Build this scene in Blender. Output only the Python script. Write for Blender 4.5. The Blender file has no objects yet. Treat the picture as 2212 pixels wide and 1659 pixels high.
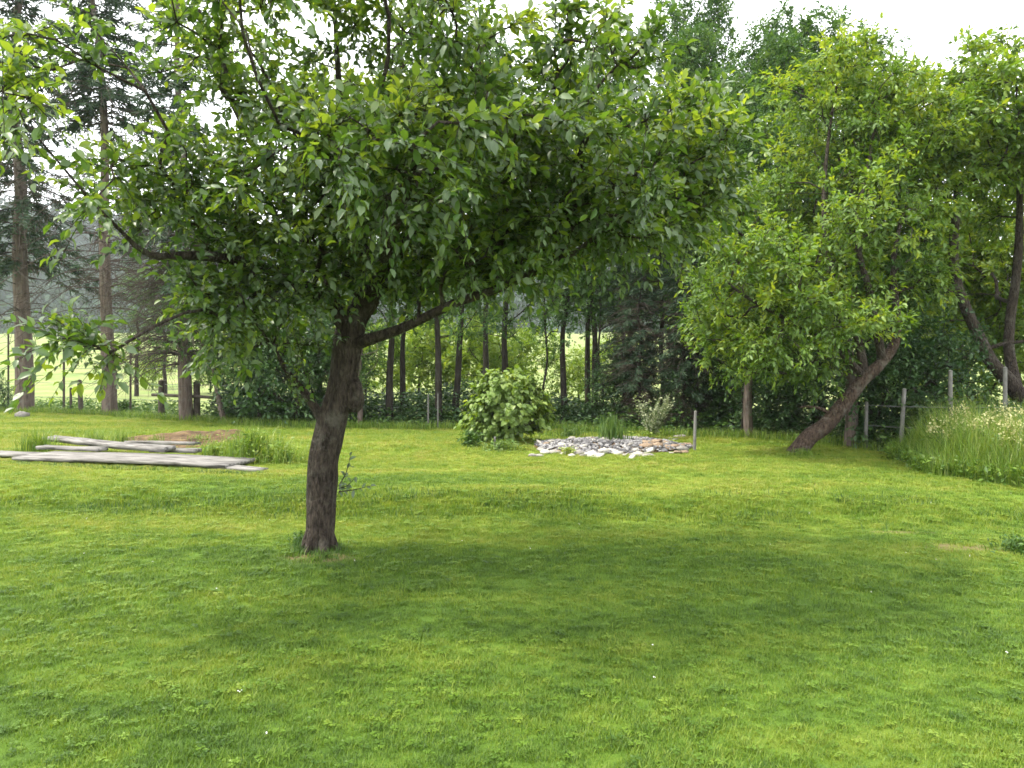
import bpy, math, random
import numpy as np
from mathutils import Matrix, Vector

# ------------------------------------------------------------------ camera, sky, sun, exposure
scene = bpy.context.scene
col = scene.collection
EYE, FOC, HOR = 1.6, 770.0, 366.0           # eye height (m); focal length and horizon row in a 1024 x 768 frame
cam_data = bpy.data.cameras.new('camera')
cam = bpy.data.objects.new('camera', cam_data)
col.objects.link(cam)
cam.location = (0, 0, EYE)
cam.rotation_euler = (math.radians(90), 0, 0)
cam_data.sensor_width = 36.0
cam_data.lens = 36.0 * FOC / 1024.0
cam_data.shift_y = -(384.0 - HOR) / 1024.0
cam_data.clip_start, cam_data.clip_end = 0.05, 3000.0
scene.camera = cam

SUN = Vector((-1.9, 0.05, 3.6)).normalized()  # direction towards the sun
sun_el = math.asin(SUN.z)
sun_az = math.atan2(SUN.x, SUN.y)
world = bpy.data.worlds.new('World')
scene.world = world
world.use_nodes = True
wn, wl = world.node_tree.nodes, world.node_tree.links
sky = wn.new('ShaderNodeTexSky')
sky.sky_type = 'NISHITA'
sky.sun_disc = False
sky.sun_elevation = sun_el
sky.sun_rotation = sun_az
sky.air_density, sky.dust_density = 1.0, 4.0
veil = wn.new('ShaderNodeMix')               # thin white cloud over the whole sky
veil.data_type = 'RGBA'
veil.inputs['Factor'].default_value = 0.7
veil.inputs['B'].default_value = (15.3, 15.4, 15.4, 1)
wl.new(sky.outputs[0], veil.inputs['A'])
bg = wn['Background']
wl.new(veil.outputs['Result'], bg.inputs['Color'])
bg.inputs['Strength'].default_value = 0.10

sl = bpy.data.lights.new('sun', 'SUN')
sl.energy, sl.angle, sl.color = 2.3, math.radians(6), (1.0, 0.93, 0.78)
sun = bpy.data.objects.new('sun', sl)
col.objects.link(sun)
sun.rotation_euler = SUN.to_track_quat('Z', 'Y').to_euler()

scene.view_settings.view_transform = 'Standard'
scene.view_settings.look = 'None'
scene.view_settings.gamma = 1.0
scene.view_settings.use_curve_mapping = False
scene.view_settings.exposure = 1.58
scene.render.engine = 'CYCLES'
cy = scene.cycles
cy.use_denoising = True
cy.max_bounces, cy.diffuse_bounces, cy.glossy_bounces, cy.transmission_bounces = 8, 4, 2, 5
cy.volume_bounces = 1
cy.transparent_max_bounces = 4
cy.filter_width = 1.6

# ------------------------------------------------------------------ helpers
rng = np.random.default_rng(7)
random.seed(7)
S = 1024.0 / 2212.0                           # measured coordinates are on a 2212 x 1659 view of the photograph


def nrm(v):
    return v / np.maximum(np.linalg.norm(v, axis=-1, keepdims=True), 1e-9)


def sstep(a, b, x):
    t = np.clip((x - a) / (b - a), 0, 1)
    return t * t * (3 - 2 * t)


def _h(ix, iy, iz):
    n = (ix * 374761393 + iy * 668265263 + iz * 2147483647 + 1013904223) & 0xffffffff
    n = ((n ^ (n >> 13)) * 1274126177) & 0xffffffff
    return ((n ^ (n >> 16)) & 0xffff) / 65535.0


def noise(x, y, z=0.0):
    x, y, z = np.broadcast_arrays(np.asarray(x, float), np.asarray(y, float), np.asarray(z, float))
    ix, iy, iz = np.floor(x).astype(np.int64), np.floor(y).astype(np.int64), np.floor(z).astype(np.int64)
    fx, fy, fz = x - ix, y - iy, z - iz
    fx, fy, fz = [f * f * (3 - 2 * f) for f in (fx, fy, fz)]
    r = 0
    for dx in (0, 1):
        for dy in (0, 1):
            for dz in (0, 1):
                w = (fx if dx else 1 - fx) * (fy if dy else 1 - fy) * (fz if dz else 1 - fz)
                r = r + w * _h(ix + dx, iy + dy, iz + dz)
    return r * 2 - 1


def H(x, y):
    """height of the ground"""
    x, y = np.asarray(x, float), np.asarray(y, float)
    bank = 0.15 * sstep(-0.55, 0.45, y - (8.35 - 0.08 * x) - 0.25 * noise(x * 0.5, 3.0))
    und = 0.035 * noise(x * 0.35, y * 0.35, 5) + 0.012 * noise(x * 1.3, y * 1.3, 9)
    return (bank + und * sstep(0, 4, y)).astype(float)


def FH(x, y):
    """the field beyond the lawn rises"""
    x, y = np.asarray(x, float), np.asarray(y, float)
    r = np.maximum(y - 34, 0)
    return H(x, y) * (1 - sstep(24, 40, y)) - 0.06 + 0.055 * r * sstep(0, 40, r) + 0.6 * noise(x * 0.03, y * 0.03, 2) * sstep(30, 90, y)


def P(u, v, d):
    return np.array([(u * S - 512) / FOC * d, d, EYE + (HOR - v * S) / FOC * d])


def G(u, v):
    z = 0.1
    for _ in range(12):
        d = FOC * (EYE - z) / (v * S - HOR)
        x = (u * S - 512) / FOC * d
        z = float(H(x, d))
    return np.array([x, d, z])


def proj(p):
    return np.stack([512 + p[:, 0] / p[:, 1] * FOC, HOR - (p[:, 2] - EYE) / p[:, 1] * FOC], 1)


class MB:
    """collects vertices and faces, builds one mesh"""
    def __init__(self):
        self.v, self.f, self.t, self.n = [], [], [], 0

    def add(self, verts, faces, tint=0.5):
        verts = np.asarray(verts, float).reshape(-1, 3)
        faces = np.asarray(faces, np.int64)
        self.v.append(verts)
        self.f.append(faces + self.n)
        self.t.append(np.broadcast_to(np.asarray(tint, float), (len(faces),)))
        self.n += len(verts)

    def mesh(self, name, mat, base=(0, 0, 0), smooth=False):
        v = np.concatenate(self.v) - np.asarray(base, float)
        me = bpy.data.meshes.new(name)
        lt = np.concatenate([np.full(len(f), f.shape[1]) for f in self.f])
        li = np.concatenate([f.ravel() for f in self.f])
        me.vertices.add(len(v))
        me.vertices.foreach_set('co', v.astype(np.float32).ravel())
        me.loops.add(len(li))
        me.loops.foreach_set('vertex_index', li.astype(np.int32))
        me.polygons.add(len(lt))
        me.polygons.foreach_set('loop_start', np.concatenate([[0], np.cumsum(lt)[:-1]]).astype(np.int32))
        me.polygons.foreach_set('loop_total', lt.astype(np.int32))
        if smooth:
            me.polygons.foreach_set('use_smooth', np.ones(len(lt), bool))
        a = me.attributes.new('tint', 'FLOAT', 'FACE')
        a.data.foreach_set('value', np.concatenate(self.t).astype(np.float32))
        me.update(calc_edges=True)
        me.materials.append(mat)
        return me

    def build(self, name, mat, parent=None, smooth=False, base=None):
        if base is None:
            base = tuple(parent.location) if parent is not None and parent.type == 'EMPTY' else (0, 0, 0)
        me = self.mesh(name, mat, base, smooth)
        return link(name, me, parent)


def link(name, me, parent=None):
    o = bpy.data.objects.new(name, me)
    col.objects.link(o)
    if parent is not None:
        o.parent = parent
    return o


def tag(o, label=None, cat=None, group=None, kind=None):
    if label: o['label'] = label
    if cat: o['category'] = cat
    if group: o['group'] = group
    if kind: o['kind'] = kind
    return o


def empty(name, loc, label, cat, group=None):
    o = bpy.data.objects.new(name, None)
    col.objects.link(o)
    o.location = [float(c) for c in loc]
    o.empty_display_size = 0.2
    return tag(o, label, cat, group)


def copy_tree(o, parent=None):
    c = o.copy()
    col.objects.link(c)
    c.parent = parent
    for ch in o.children:
        copy_tree(ch, c)
    return c


def catmull(pts, rad, step):
    pts, rad = np.asarray(pts, float), np.asarray(rad, float)
    q = np.concatenate([[2 * pts[0] - pts[1]], pts, [2 * pts[-1] - pts[-2]]])
    out, ro = [], []
    for i in range(len(pts) - 1):
        n = max(1, int(np.linalg.norm(pts[i + 1] - pts[i]) / step))
        t = (np.arange(n) / n)[:, None]
        p0, p1, p2, p3 = q[i], q[i + 1], q[i + 2], q[i + 3]
        out.append(0.5 * (2 * p1 + (p2 - p0) * t + (2 * p0 - 5 * p1 + 4 * p2 - p3) * t ** 2 + (3 * p1 - p0 - 3 * p2 + p3) * t ** 3))
        ro.append(rad[i] + (rad[i + 1] - rad[i]) * t[:, 0])
    return np.concatenate(out + [pts[-1:]]), np.concatenate(ro + [rad[-1:]])


def tube(mb, pts, rad, sides=6, rough=0.0, freq=4.0, seed=0.0, tint=0.5):
    pts, rad = np.asarray(pts, float), np.asarray(rad, float)
    n = len(pts)
    if n < 2:
        return
    tan = nrm(np.gradient(pts, axis=0))
    ref = np.array([0.31, 0.95, 0.05]) if abs(tan[0][2]) > 0.6 else np.array([0.05, 0.1, 1.0])
    a = nrm(np.cross(tan, ref))
    b = np.cross(tan, a)
    th = np.arange(sides) / sides * 2 * math.pi
    r = np.repeat(rad[:, None], sides, 1)
    if rough > 0:
        L = np.concatenate([[0], np.cumsum(np.linalg.norm(np.diff(pts, axis=0), axis=1))])
        cx, cy_ = np.cos(th)[None] * 1.0, np.sin(th)[None] * 1.0
        k = noise(cx * freq + seed, cy_ * freq, L[:, None] * 1.6) + 0.55 * noise(cx * freq * 2.3, cy_ * freq * 2.3 + seed, L[:, None] * 6)
        k2 = noise(cx * 1.1 + seed, cy_ * 1.1, L[:, None] * 1.4)
        r = r * (1 + rough * k + rough * 1.2 * k2)
    v = pts[:, None] + r[..., None] * (np.cos(th)[None, :, None] * a[:, None] + np.sin(th)[None, :, None] * b[:, None])
    i = np.arange(n - 1)[:, None] * sides
    j = np.arange(sides)[None]
    jn = (j + 1) % sides
    f = np.stack([i + j, i + jn, i + sides + jn, i + sides + j], -1).reshape(-1, 4)
    mb.add(v.reshape(-1, 3), f, tint)
    mb.add(np.concatenate([v[-1], pts[-1:] + tan[-1:] * rad[-1] * 0.6]),
           np.stack([np.arange(sides), (np.arange(sides) + 1) % sides, np.full(sides, sides)], 1), tint)


# ---- leaves
def leaf_template(w=0.52, fold=0.12, droop=0.18):
    v = np.array([[0, 0, 0], [0.45, 0, 0], [1, 0, -droop],
                  [0.25, -w * 0.40, fold * .8], [0.62, -w * 0.46, fold - droop * .3],
                  [0.25, w * 0.40, fold * .8], [0.62, w * 0.46, fold - droop * .3]], float)
    f = np.array([[0, 1, 3], [3, 1, 4], [4, 1, 2], [0, 5, 1], [5, 6, 1], [6, 2, 1]])
    return v, f


def small_leaf(w=0.5, fold=0.1):
    v = np.array([[0, 0, 0], [0.5, -w * 0.5, fold], [1, 0, -0.1], [0.5, w * 0.5, fold]], float)
    f = np.array([[0, 2, 1], [0, 3, 2]])
    return v, f


def heart_leaf(w=0.85, fold=0.1, droop=0.3):
    v = np.array([[0, 0, 0], [0.45, 0, -0.02], [1, 0, -droop],
                  [0.02, -w * 0.40, fold], [0.45, -w * 0.5, fold - .05], [0.8, -w * .22, -droop * .5],
                  [0.02, w * 0.40, fold], [0.45, w * 0.5, fold - .05], [0.8, w * .22, -droop * .5]], float)
    f = np.array([[0, 1, 3], [3, 1, 4], [4, 1, 5], [5, 1, 2], [0, 6, 1], [6, 7, 1], [7, 8, 1], [8, 2, 1]])
    return v, f


LEAF, SMALL, HEART = leaf_template(), small_leaf(), heart_leaf()


def frames(axis, up):
    x = nrm(axis)
    z = nrm(up - x * np.sum(up * x, 1, keepdims=True))
    y = np.cross(z, x)
    return x, y, z


def add_leaves(mb, L, tpl):
    tv, tf = tpl
    x, y, z = frames(L['axis'], L['up'])
    s = L['size'][:, None, None]
    v = L['pos'][:, None] + s * (tv[None, :, :1] * x[:, None] + tv[None, :, 1:2] * y[:, None] + tv[None, :, 2:] * z[:, None])
    n, k = len(v), len(tv)
    f = (np.arange(n)[:, None, None] * k + tf[None]).reshape(-1, 3)
    mb.add(v.reshape(-1, 3), f, np.repeat(L['tint'], len(tf)))


def sub(L, m):
    return {k: v[m] for k, v in L.items()}


def cat(*Ls):
    return {k: np.concatenate([L[k] for L in Ls]) for k in Ls[0]}


def foliate(r, cen, dirs, nt, tl, nl, ls, droop=0.25, upb=0.25, spread=0.75, flat=0.5):
    """leafy twigs round each cluster centre; returns leaves and twig lines"""
    C = len(cen)
    c = np.repeat(cen, nt, 0)
    d0 = np.repeat(nrm(dirs), nt, 0)
    d = nrm(d0 * 0.55 + r.normal(0, spread, (C * nt, 3)) + np.array([0, 0, upb]))
    L = tl * r.uniform(0.55, 1.25, C * nt)
    ct = np.repeat(r.normal(0, 0.13, C), nt) + r.normal(0, 0.08, C * nt)
    young = np.repeat(r.random(C * nt)[:, None] < 0.22, nl, 1).ravel()
    t = np.tile((np.arange(nl) + 0.6) / nl, C * nt)
    t = np.clip(t + r.normal(0, 0.03, len(t)), 0.08, 1.02)
    ci, di, Li = np.repeat(c, nl, 0), np.repeat(d, nl, 0), np.repeat(L, nl)
    pos = ci + di * (Li * t)[:, None]
    pos[:, 2] -= droop * Li * t ** 2
    ref = nrm(np.cross(di, np.array([0.2, 0.1, 1.0])))
    ref2 = np.cross(di, ref)
    ph = np.tile(np.arange(nl) * 2.4, C * nt) + np.repeat(r.uniform(0, 6.28, C * nt), nl)
    perp = ref * np.cos(ph)[:, None] + ref2 * np.sin(ph)[:, None]
    axis = nrm(perp * (1 - 0.55 * t)[:, None] + di * 0.75 + r.normal(0, 0.22, pos.shape) - np.array([0, 0, 0.22]))
    up = r.normal(0, flat, pos.shape) + np.array([0, 0, 1.0]) + perp * 0.25
    size = ls * r.uniform(0.42, 1.32, len(pos)) * (1 - 0.25 * (t > 0.93))
    tint = 0.42 + np.repeat(ct, nl) + r.normal(0, 0.13, len(pos)) + np.where(young, 0.28 * t, 0)
    leaves = dict(pos=pos, axis=axis, up=up, size=size, tint=np.clip(tint, 0, 1))
    tw = (c, d, L, droop)
    return leaves, tw


def add_twigs(mb, tw, rad=0.004, keep=1.0, r=rng):
    c, d, L, droop = tw
    k = r.random(len(c)) < keep
    c, d, L = c[k], d[k], L[k]
    a = nrm(np.cross(d, np.array([0.3, 0.2, 1.0])))
    b = np.cross(d, a)
    t = np.array([0, .5, 1.0])
    p = c[:, None] + d[:, None] * (L[:, None] * t)[..., None]
    p[..., 2] -= droop * L[:, None] * t ** 2
    rr = rad * np.array([1, .75, .35])
    th = np.array([0, 2.09, 4.19])
    v = p[:, :, None] + (rr[None, :, None, None]) * (np.cos(th)[None, None, :, None] * a[:, None, None] + np.sin(th)[None, None, :, None] * b[:, None, None])
    n = len(c)
    q = []
    for s in (0, 1):
        for j in range(3):
            q.append([s * 3 + j, s * 3 + (j + 1) % 3, s * 3 + 3 + (j + 1) % 3, s * 3 + 3 + j])
    f = (np.arange(n)[:, None, None] * 9 + np.array(q)[None]).reshape(-1, 4)
    mb.add(v.reshape(-1, 3), f, 0.4)


def blobs(r, spec, mind, gap=None, seed=0):
    """cluster centres in ellipsoids given as (centre, radii, count)"""
    out = []
    for c, rad, n in spec:
        got, tries = 0, 0
        while got < n and tries < n * 12:
            tries += 1
            v = nrm(r.normal(0, 1, 3)) * r.random() ** 0.45
            p = np.asarray(c) + v * np.asarray(rad)
            if gap and float(noise(p[0] * gap + seed, p[1] * gap, p[2] * gap * 1.2)) < -.2:
                continue
            if out:
                a = np.array(out[-400:])
                if np.min(np.sum((a - p) ** 2, 1)) < mind ** 2:
                    continue
            out.append(p)
            got += 1
    return np.array(out)


class Skeleton:
    """limbs drawn by hand, then every leaf cluster is joined to the wood by the cheapest branch"""
    def __init__(self):
        self.p, self.par, self.len, self.mr, self.grp = [], [], [], [], []

    def chain(self, pts, rad, parent=-1, grp=0, step=0.18):
        pp, rr = catmull(pts, rad, step)
        if parent >= 0:
            pp, rr = pp[1:], rr[1:]
        last = parent
        for p, r_ in zip(pp, rr):
            self.p.append(p); self.par.append(last); self.mr.append(r_); self.grp.append(grp)
            self.len.append(0 if last < 0 else self.len[last] + np.linalg.norm(p - self.p[last]))
            last = len(self.p) - 1
        return last

    def near(self, q):
        return int(np.argmin(np.sum((np.array(self.p) - q) ** 2, 1)))

    def attach(self, cen, r, bal=0.35, wig=0.12, sag=0.0, minz=-9):
        N = len(cen)
        M = len(self.p)
        allp = np.zeros((M + N * 8, 3)); allp[:M] = self.p
        alll = np.zeros(M + N * 8); alll[:M] = self.len
        ok = np.array([z[2] > minz for z in self.p])
        D = np.linalg.norm(cen[:, None] - allp[None, :M], axis=2) + bal * alll[None, :M] + np.where(ok, 0, 1e6)[None]
        best, bi = D.min(1), D.argmin(1)
        done = np.zeros(N, bool)
        self.tip, dirs = np.zeros(N, int), np.zeros((N, 3))
        for _ in range(N):
            k = int(np.argmin(np.where(done, 1e9, best)))
            done[k] = True
            a, q = bi[k], cen[k]
            p0 = allp[a]
            dist = np.linalg.norm(q - p0)
            n = int(np.clip(dist / 0.22, 2, 7))
            last, m0 = a, M
            off = r.normal(0, wig * dist, 3)
            for t in (np.arange(n) + 1) / n:
                p = p0 + (q - p0) * t + off * math.sin(math.pi * t) * 0.7
                p[2] += sag * dist * math.sin(math.pi * t)
                self.p.append(p); self.par.append(last); self.mr.append(0); self.grp.append(99)
                self.len.append(self.len[last] + np.linalg.norm(p - self.p[last]))
                allp[M], alll[M] = p, self.len[-1]
                last = M
                M += 1
            self.tip[k] = last
            dirs[k] = q - self.p[self.par[last]]
            d2 = np.linalg.norm(cen[:, None] - allp[None, m0:M], axis=2) + bal * alll[None, m0:M]
            b2 = d2.min(1)
            u = b2 < best
            best = np.where(u, b2, best)
            bi = np.where(u, d2.argmin(1) + m0, bi)
        return nrm(dirs)

    def radii(self, tip=0.007, pw=0.48):
        n = len(self.p)
        cnt = np.zeros(n)
        for k in getattr(self, 'tip', []):
            cnt[k] += 1
        for i in range(n - 1, -1, -1):
            if self.par[i] >= 0:
                cnt[self.par[i]] += cnt[i]
        r_ = np.maximum(tip * np.maximum(cnt, 0.6) ** pw, 0)
        mr = np.array(self.mr)
        r_ = np.where(mr > 0, mr, r_)
        for i in range(n):
            if self.par[i] >= 0:
                r_[i] = min(r_[i], r_[self.par[i]])
        return r_, cnt

    def tubes(self, want, mb, sides=6, tip=0.007, pw=0.48, rough=0, fine=None):
        r_, cnt = self.radii(tip, pw)
        n = len(self.p)
        kids = [[] for _ in range(n)]
        for i in range(n):
            if self.par[i] >= 0:
                kids[self.par[i]].append(i)
        for i in range(n):
            if not want(self.grp[i]):
                continue
            a = self.par[i]
            if a >= 0 and want(self.grp[a]):
                same = [k for k in kids[a] if want(self.grp[k])]
                pref = max(same, key=lambda k: (self.grp[k] == self.grp[a], r_[k], cnt[k]))
                if pref == i:
                    continue          # continues an earlier tube
            ch = [a, i] if a >= 0 else [i]
            cur = i
            while True:
                same = [k for k in kids[cur] if want(self.grp[k])]
                if not same:
                    break
                cur = max(same, key=lambda k: (self.grp[k] == self.grp[cur], r_[k], cnt[k]))
                ch.append(cur)
            pts = np.array([self.p[k] for k in ch])
            rr = r_[ch].copy()
            if a >= 0:
                rr[0] = min(rr[0], rr[1] * 1.25)
            if len(pts) > 1:
                tube(mb, pts, rr, sides, rough, seed=float(i % 17))


# ------------------------------------------------------------------ materials
def new_mat(name):
    m = bpy.data.materials.new(name)
    m.use_nodes = True
    m.node_tree.nodes.clear()
    return m, m.node_tree.nodes, m.node_tree.links


def N_(nodes, kind, **kw):
    n = nodes.new(kind)
    for k, v in kw.items():
        if k in n.inputs:
            n.inputs[k].default_value = v
        else:
            setattr(n, k, v)
    return n


def ramp(nodes, stops):
    n = nodes.new('ShaderNodeValToRGB')
    e = n.color_ramp.elements
    while len(e) < len(stops):
        e.new(0.5)
    for el, (p, c) in zip(e, stops):
        el.position = p
        el.color = tuple(c) + (1,)
    return n


def leaf_mat(name, dark, mid, light, under=None, rough=0.42, trans=0.38, spec=0.45, warm=(1.25, 1.15, 0.5)):
    m, n, l = new_mat(name)
    at = N_(n, 'ShaderNodeAttribute', attribute_name='tint')
    rp = ramp(n, [(0.1, dark), (0.45, mid), (0.95, light)])
    l.new(at.outputs['Fac'], rp.inputs[0])
    colr = rp.outputs[0]
    if under:
        geo = N_(n, 'ShaderNodeNewGeometry')
        mx = N_(n, 'ShaderNodeMix', data_type='RGBA')
        mx.inputs['B'].default_value = under + (1,)
        ml = N_(n, 'ShaderNodeMath', operation='MULTIPLY')
        ml.inputs[1].default_value = 0.65
        l.new(geo.outputs['Backfacing'], ml.inputs[0])
        l.new(ml.outputs[0], mx.inputs['Factor'])
        l.new(colr, mx.inputs['A'])
        colr2 = mx.outputs['Result']
    else:
        colr2 = colr
    pb = N_(n, 'ShaderNodeBsdfPrincipled', Roughness=rough)
    pb.inputs['Specular IOR Level'].default_value = spec
    l.new(colr2, pb.inputs['Base Color'])
    tr = N_(n, 'ShaderNodeBsdfTranslucent')
    mw = N_(n, 'ShaderNodeMix', data_type='RGBA', blend_type='MULTIPLY')
    mw.inputs['Factor'].default_value = 1.0
    mw.inputs['B'].default_value = warm + (1,)
    l.new(colr, mw.inputs['A'])
    l.new(mw.outputs['Result'], tr.inputs['Color'])
    ms = N_(n, 'ShaderNodeMixShader')
    ms.inputs[0].default_value = trans
    l.new(pb.outputs[0], ms.inputs[1])
    l.new(tr.outputs[0], ms.inputs[2])
    out = N_(n, 'ShaderNodeOutputMaterial')
    l.new(ms.outputs[0], out.inputs['Surface'])
    return m


def bark_mat(name, dark, light, lichen=None, scale=9.0, stretch=0.22, bump=0.6):
    m, n, l = new_mat(name)
    tc = N_(n, 'ShaderNodeTexCoord')
    mp = N_(n, 'ShaderNodeMapping')
    mp.inputs['Scale'].default_value = (1, 1, stretch)
    l.new(tc.outputs['Object'], mp.inputs['Vector'])
    no = N_(n, 'ShaderNodeTexNoise', Scale=scale * 2.2, Detail=8.0, Roughness=0.65)
    l.new(mp.outputs[0], no.inputs['Vector'])
    vo = N_(n, 'ShaderNodeTexVoronoi', feature='DISTANCE_TO_EDGE', Scale=scale * 2.0)
    l.new(mp.outputs[0], vo.inputs['Vector'])
    rp = ramp(n, [(0.33, dark), (0.67, light)])
    l.new(no.outputs['Fac'], rp.inputs[0])
    colr = rp.outputs[0]
    if lichen:
        ln = N_(n, 'ShaderNodeTexNoise', Scale=5.0, Detail=6.0, Roughness=0.7)
        l.new(tc.outputs['Object'], ln.inputs['Vector'])
        lr = ramp(n, [(0.52, (0, 0, 0)), (0.66, (1, 1, 1))])
        l.new(ln.outputs['Fac'], lr.inputs[0])
        mx = N_(n, 'ShaderNodeMix', data_type='RGBA')
        mx.inputs['B'].default_value = lichen + (1,)
        ml = N_(n, 'ShaderNodeMath', operation='MULTIPLY')
        ml.inputs[1].default_value = 0.7
        l.new(lr.outputs[0], ml.inputs[0])
        l.new(ml.outputs[0], mx.inputs['Factor'])
        l.new(colr, mx.inputs['A'])
        colr = mx.outputs['Result']
    pb = N_(n, 'ShaderNodeBsdfPrincipled', Roughness=0.9)
    pb.inputs['Specular IOR Level'].default_value = 0.2
    l.new(colr, pb.inputs['Base Color'])
    sm = N_(n, 'ShaderNodeMath', operation='ADD')
    l.new(no.outputs['Fac'], sm.inputs[0])
    l.new(vo.outputs['Distance'], sm.inputs[1])
    bp = N_(n, 'ShaderNodeBump', Strength=bump, Distance=0.06)
    l.new(sm.outputs[0], bp.inputs['Height'])
    l.new(bp.outputs[0], pb.inputs['Normal'])
    out = N_(n, 'ShaderNodeOutputMaterial')
    l.new(pb.outputs[0], out.inputs['Surface'])
    return m


def noise_mat(name, stops, scale=5.0, rough=0.9, bump=0.3, dist=0.02, detail=8.0, stretch=(1, 1, 1), tint=False):
    m, n, l = new_mat(name)
    tc = N_(n, 'ShaderNodeTexCoord')
    mp = N_(n, 'ShaderNodeMapping')
    mp.inputs['Scale'].default_value = stretch
    l.new(tc.outputs['Object'], mp.inputs['Vector'])
    no = N_(n, 'ShaderNodeTexNoise', Scale=scale, Detail=detail, Roughness=0.65)
    l.new(mp.outputs[0], no.inputs['Vector'])
    rp = ramp(n, stops)
    if tint:
        at = N_(n, 'ShaderNodeAttribute', attribute_name='tint')
        ad = N_(n, 'ShaderNodeMath', operation='ADD')
        sb = N_(n, 'ShaderNodeMath', operation='SUBTRACT')
        sb.inputs[1].default_value = 0.5
        l.new(at.outputs['Fac'], sb.inputs[0])
        l.new(sb.outputs[0], ad.inputs[0])
        l.new(no.outputs['Fac'], ad.inputs[1])
        l.new(ad.outputs[0], rp.inputs[0])
    else:
        l.new(no.outputs['Fac'], rp.inputs[0])
    pb = N_(n, 'ShaderNodeBsdfPrincipled', Roughness=rough)
    pb.inputs['Specular IOR Level'].default_value = 0.25
    l.new(rp.outputs[0], pb.inputs['Base Color'])
    bp = N_(n, 'ShaderNodeBump', Strength=bump, Distance=dist)
    l.new(no.outputs['Fac'], bp.inputs['Height'])
    l.new(bp.outputs[0], pb.inputs['Normal'])
    out = N_(n, 'ShaderNodeOutputMaterial')
    l.new(pb.outputs[0], out.inputs['Surface'])
    return m


BARE = [(G(2085, 1182), 0.55, 0.17), (G(1960, 1150), 0.5, 0.08), (G(695, 1205), 0.40, 0.17)]


def lawn_colour(n, l, per_blade):
    """green of the turf: lush and yellowed patches, a few worn spots of bare earth"""
    geo = N_(n, 'ShaderNodeNewGeometry')
    n1 = N_(n, 'ShaderNodeTexNoise', Scale=0.55, Detail=5.0, Roughness=0.6)
    n2 = N_(n, 'ShaderNodeTexNoise', Scale=3.2, Detail=5.0, Roughness=0.65)
    mp = N_(n, 'ShaderNodeMapping')
    mp.inputs['Scale'].default_value = (0.32, 1.6, 1)
    l.new(geo.outputs['Position'], mp.inputs['Vector'])
    l.new(mp.outputs[0], n1.inputs['Vector'])
    l.new(geo.outputs['Position'], n2.inputs['Vector'])
    # turf colour drifts from darker green close by to lighter and yellower farther off
    sx = N_(n, 'ShaderNodeSeparateXYZ')
    l.new(geo.outputs['Position'], sx.inputs[0])
    mr = N_(n, 'ShaderNodeMapRange')
    mr.inputs['From Min'].default_value, mr.inputs['From Max'].default_value = 5.5, 11.0
    mr.inputs['To Min'].default_value, mr.inputs['To Max'].default_value = -0.14, 0.08
    l.new(sx.outputs['Y'], mr.inputs['Value'])
    s1 = N_(n, 'ShaderNodeMath', operation='ADD')
    l.new(n1.outputs['Fac'], s1.inputs[0])
    l.new(mr.outputs[0], s1.inputs[1])
    s2 = N_(n, 'ShaderNodeMath', operation='MULTIPLY_ADD')
    s2.inputs[1].default_value = 0.55
    l.new(n2.outputs['Fac'], s2.inputs[0])
    s3 = N_(n, 'ShaderNodeMath', operation='SUBTRACT')
    s3.inputs[1].default_value = 0.275
    l.new(s1.outputs[0], s2.inputs[2])
    l.new(s2.outputs[0], s3.inputs[0])
    val = s3.outputs[0]
    if per_blade:
        oi = N_(n, 'ShaderNodeObjectInfo')
        at = N_(n, 'ShaderNodeAttribute', attribute_name='tint')
        a = N_(n, 'ShaderNodeMath', operation='MULTIPLY_ADD')
        a.inputs[1].default_value = 0.46
        l.new(at.outputs['Fac'], a.inputs[0])
        l.new(val, a.inputs[2])
        b = N_(n, 'ShaderNodeMath', operation='MULTIPLY_ADD')
        b.inputs[1].default_value = 0.30
        l.new(oi.outputs['Random'], b.inputs[0])
        l.new(a.outputs[0], b.inputs[2])
        c = N_(n, 'ShaderNodeMath', operation='SUBTRACT')
        c.inputs[1].default_value = 0.38
        l.new(b.outputs[0], c.inputs[0])
        val = c.outputs[0]
    rp = ramp(n, [(0.10, (0.040, 0.090, 0.011)), (0.36, (0.105, 0.195, 0.017)), (0.58, (0.190, 0.265, 0.028)),
                  (0.78, (0.280, 0.305, 0.056)), (0.96, (0.35, 0.30, 0.12))])
    l.new(val, rp.inputs[0])
    return rp.outputs[0], geo


def bare_mask(n, l, geo):
    out = None
    nz = N_(n, 'ShaderNodeTexNoise', Scale=5.0, Detail=4.0)
    l.new(geo.outputs['Position'], nz.inputs['Vector'])
    for p, rx, ry in BARE:
        mp = N_(n, 'ShaderNodeMapping', vector_type='POINT')
        mp.inputs['Location'].default_value = (-p[0] / rx, -p[1] / ry, 0)
        mp.inputs['Scale'].default_value = (1 / rx, 1 / ry, 0)
        l.new(geo.outputs['Position'], mp.inputs['Vector'])
        ln = N_(n, 'ShaderNodeVectorMath', operation='LENGTH')
        l.new(mp.outputs[0], ln.inputs[0])
        ad = N_(n, 'ShaderNodeMath', operation='ADD')
        l.new(ln.outputs['Value'], ad.inputs[0])
        l.new(nz.outputs['Fac'], ad.inputs[1])
        mr = N_(n, 'ShaderNodeMapRange')
        mr.inputs['From Min'].default_value, mr.inputs['From Max'].default_value = 1.75, 1.05
        l.new(ad.outputs[0], mr.inputs['Value'])
        if out is None:
            out = mr.outputs[0]
        else:
            mx = N_(n, 'ShaderNodeMath', operation='MAXIMUM')
            l.new(out, mx.inputs[0])
            l.new(mr.outputs[0], mx.inputs[1])
            out = mx.outputs[0]
    return out


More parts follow.
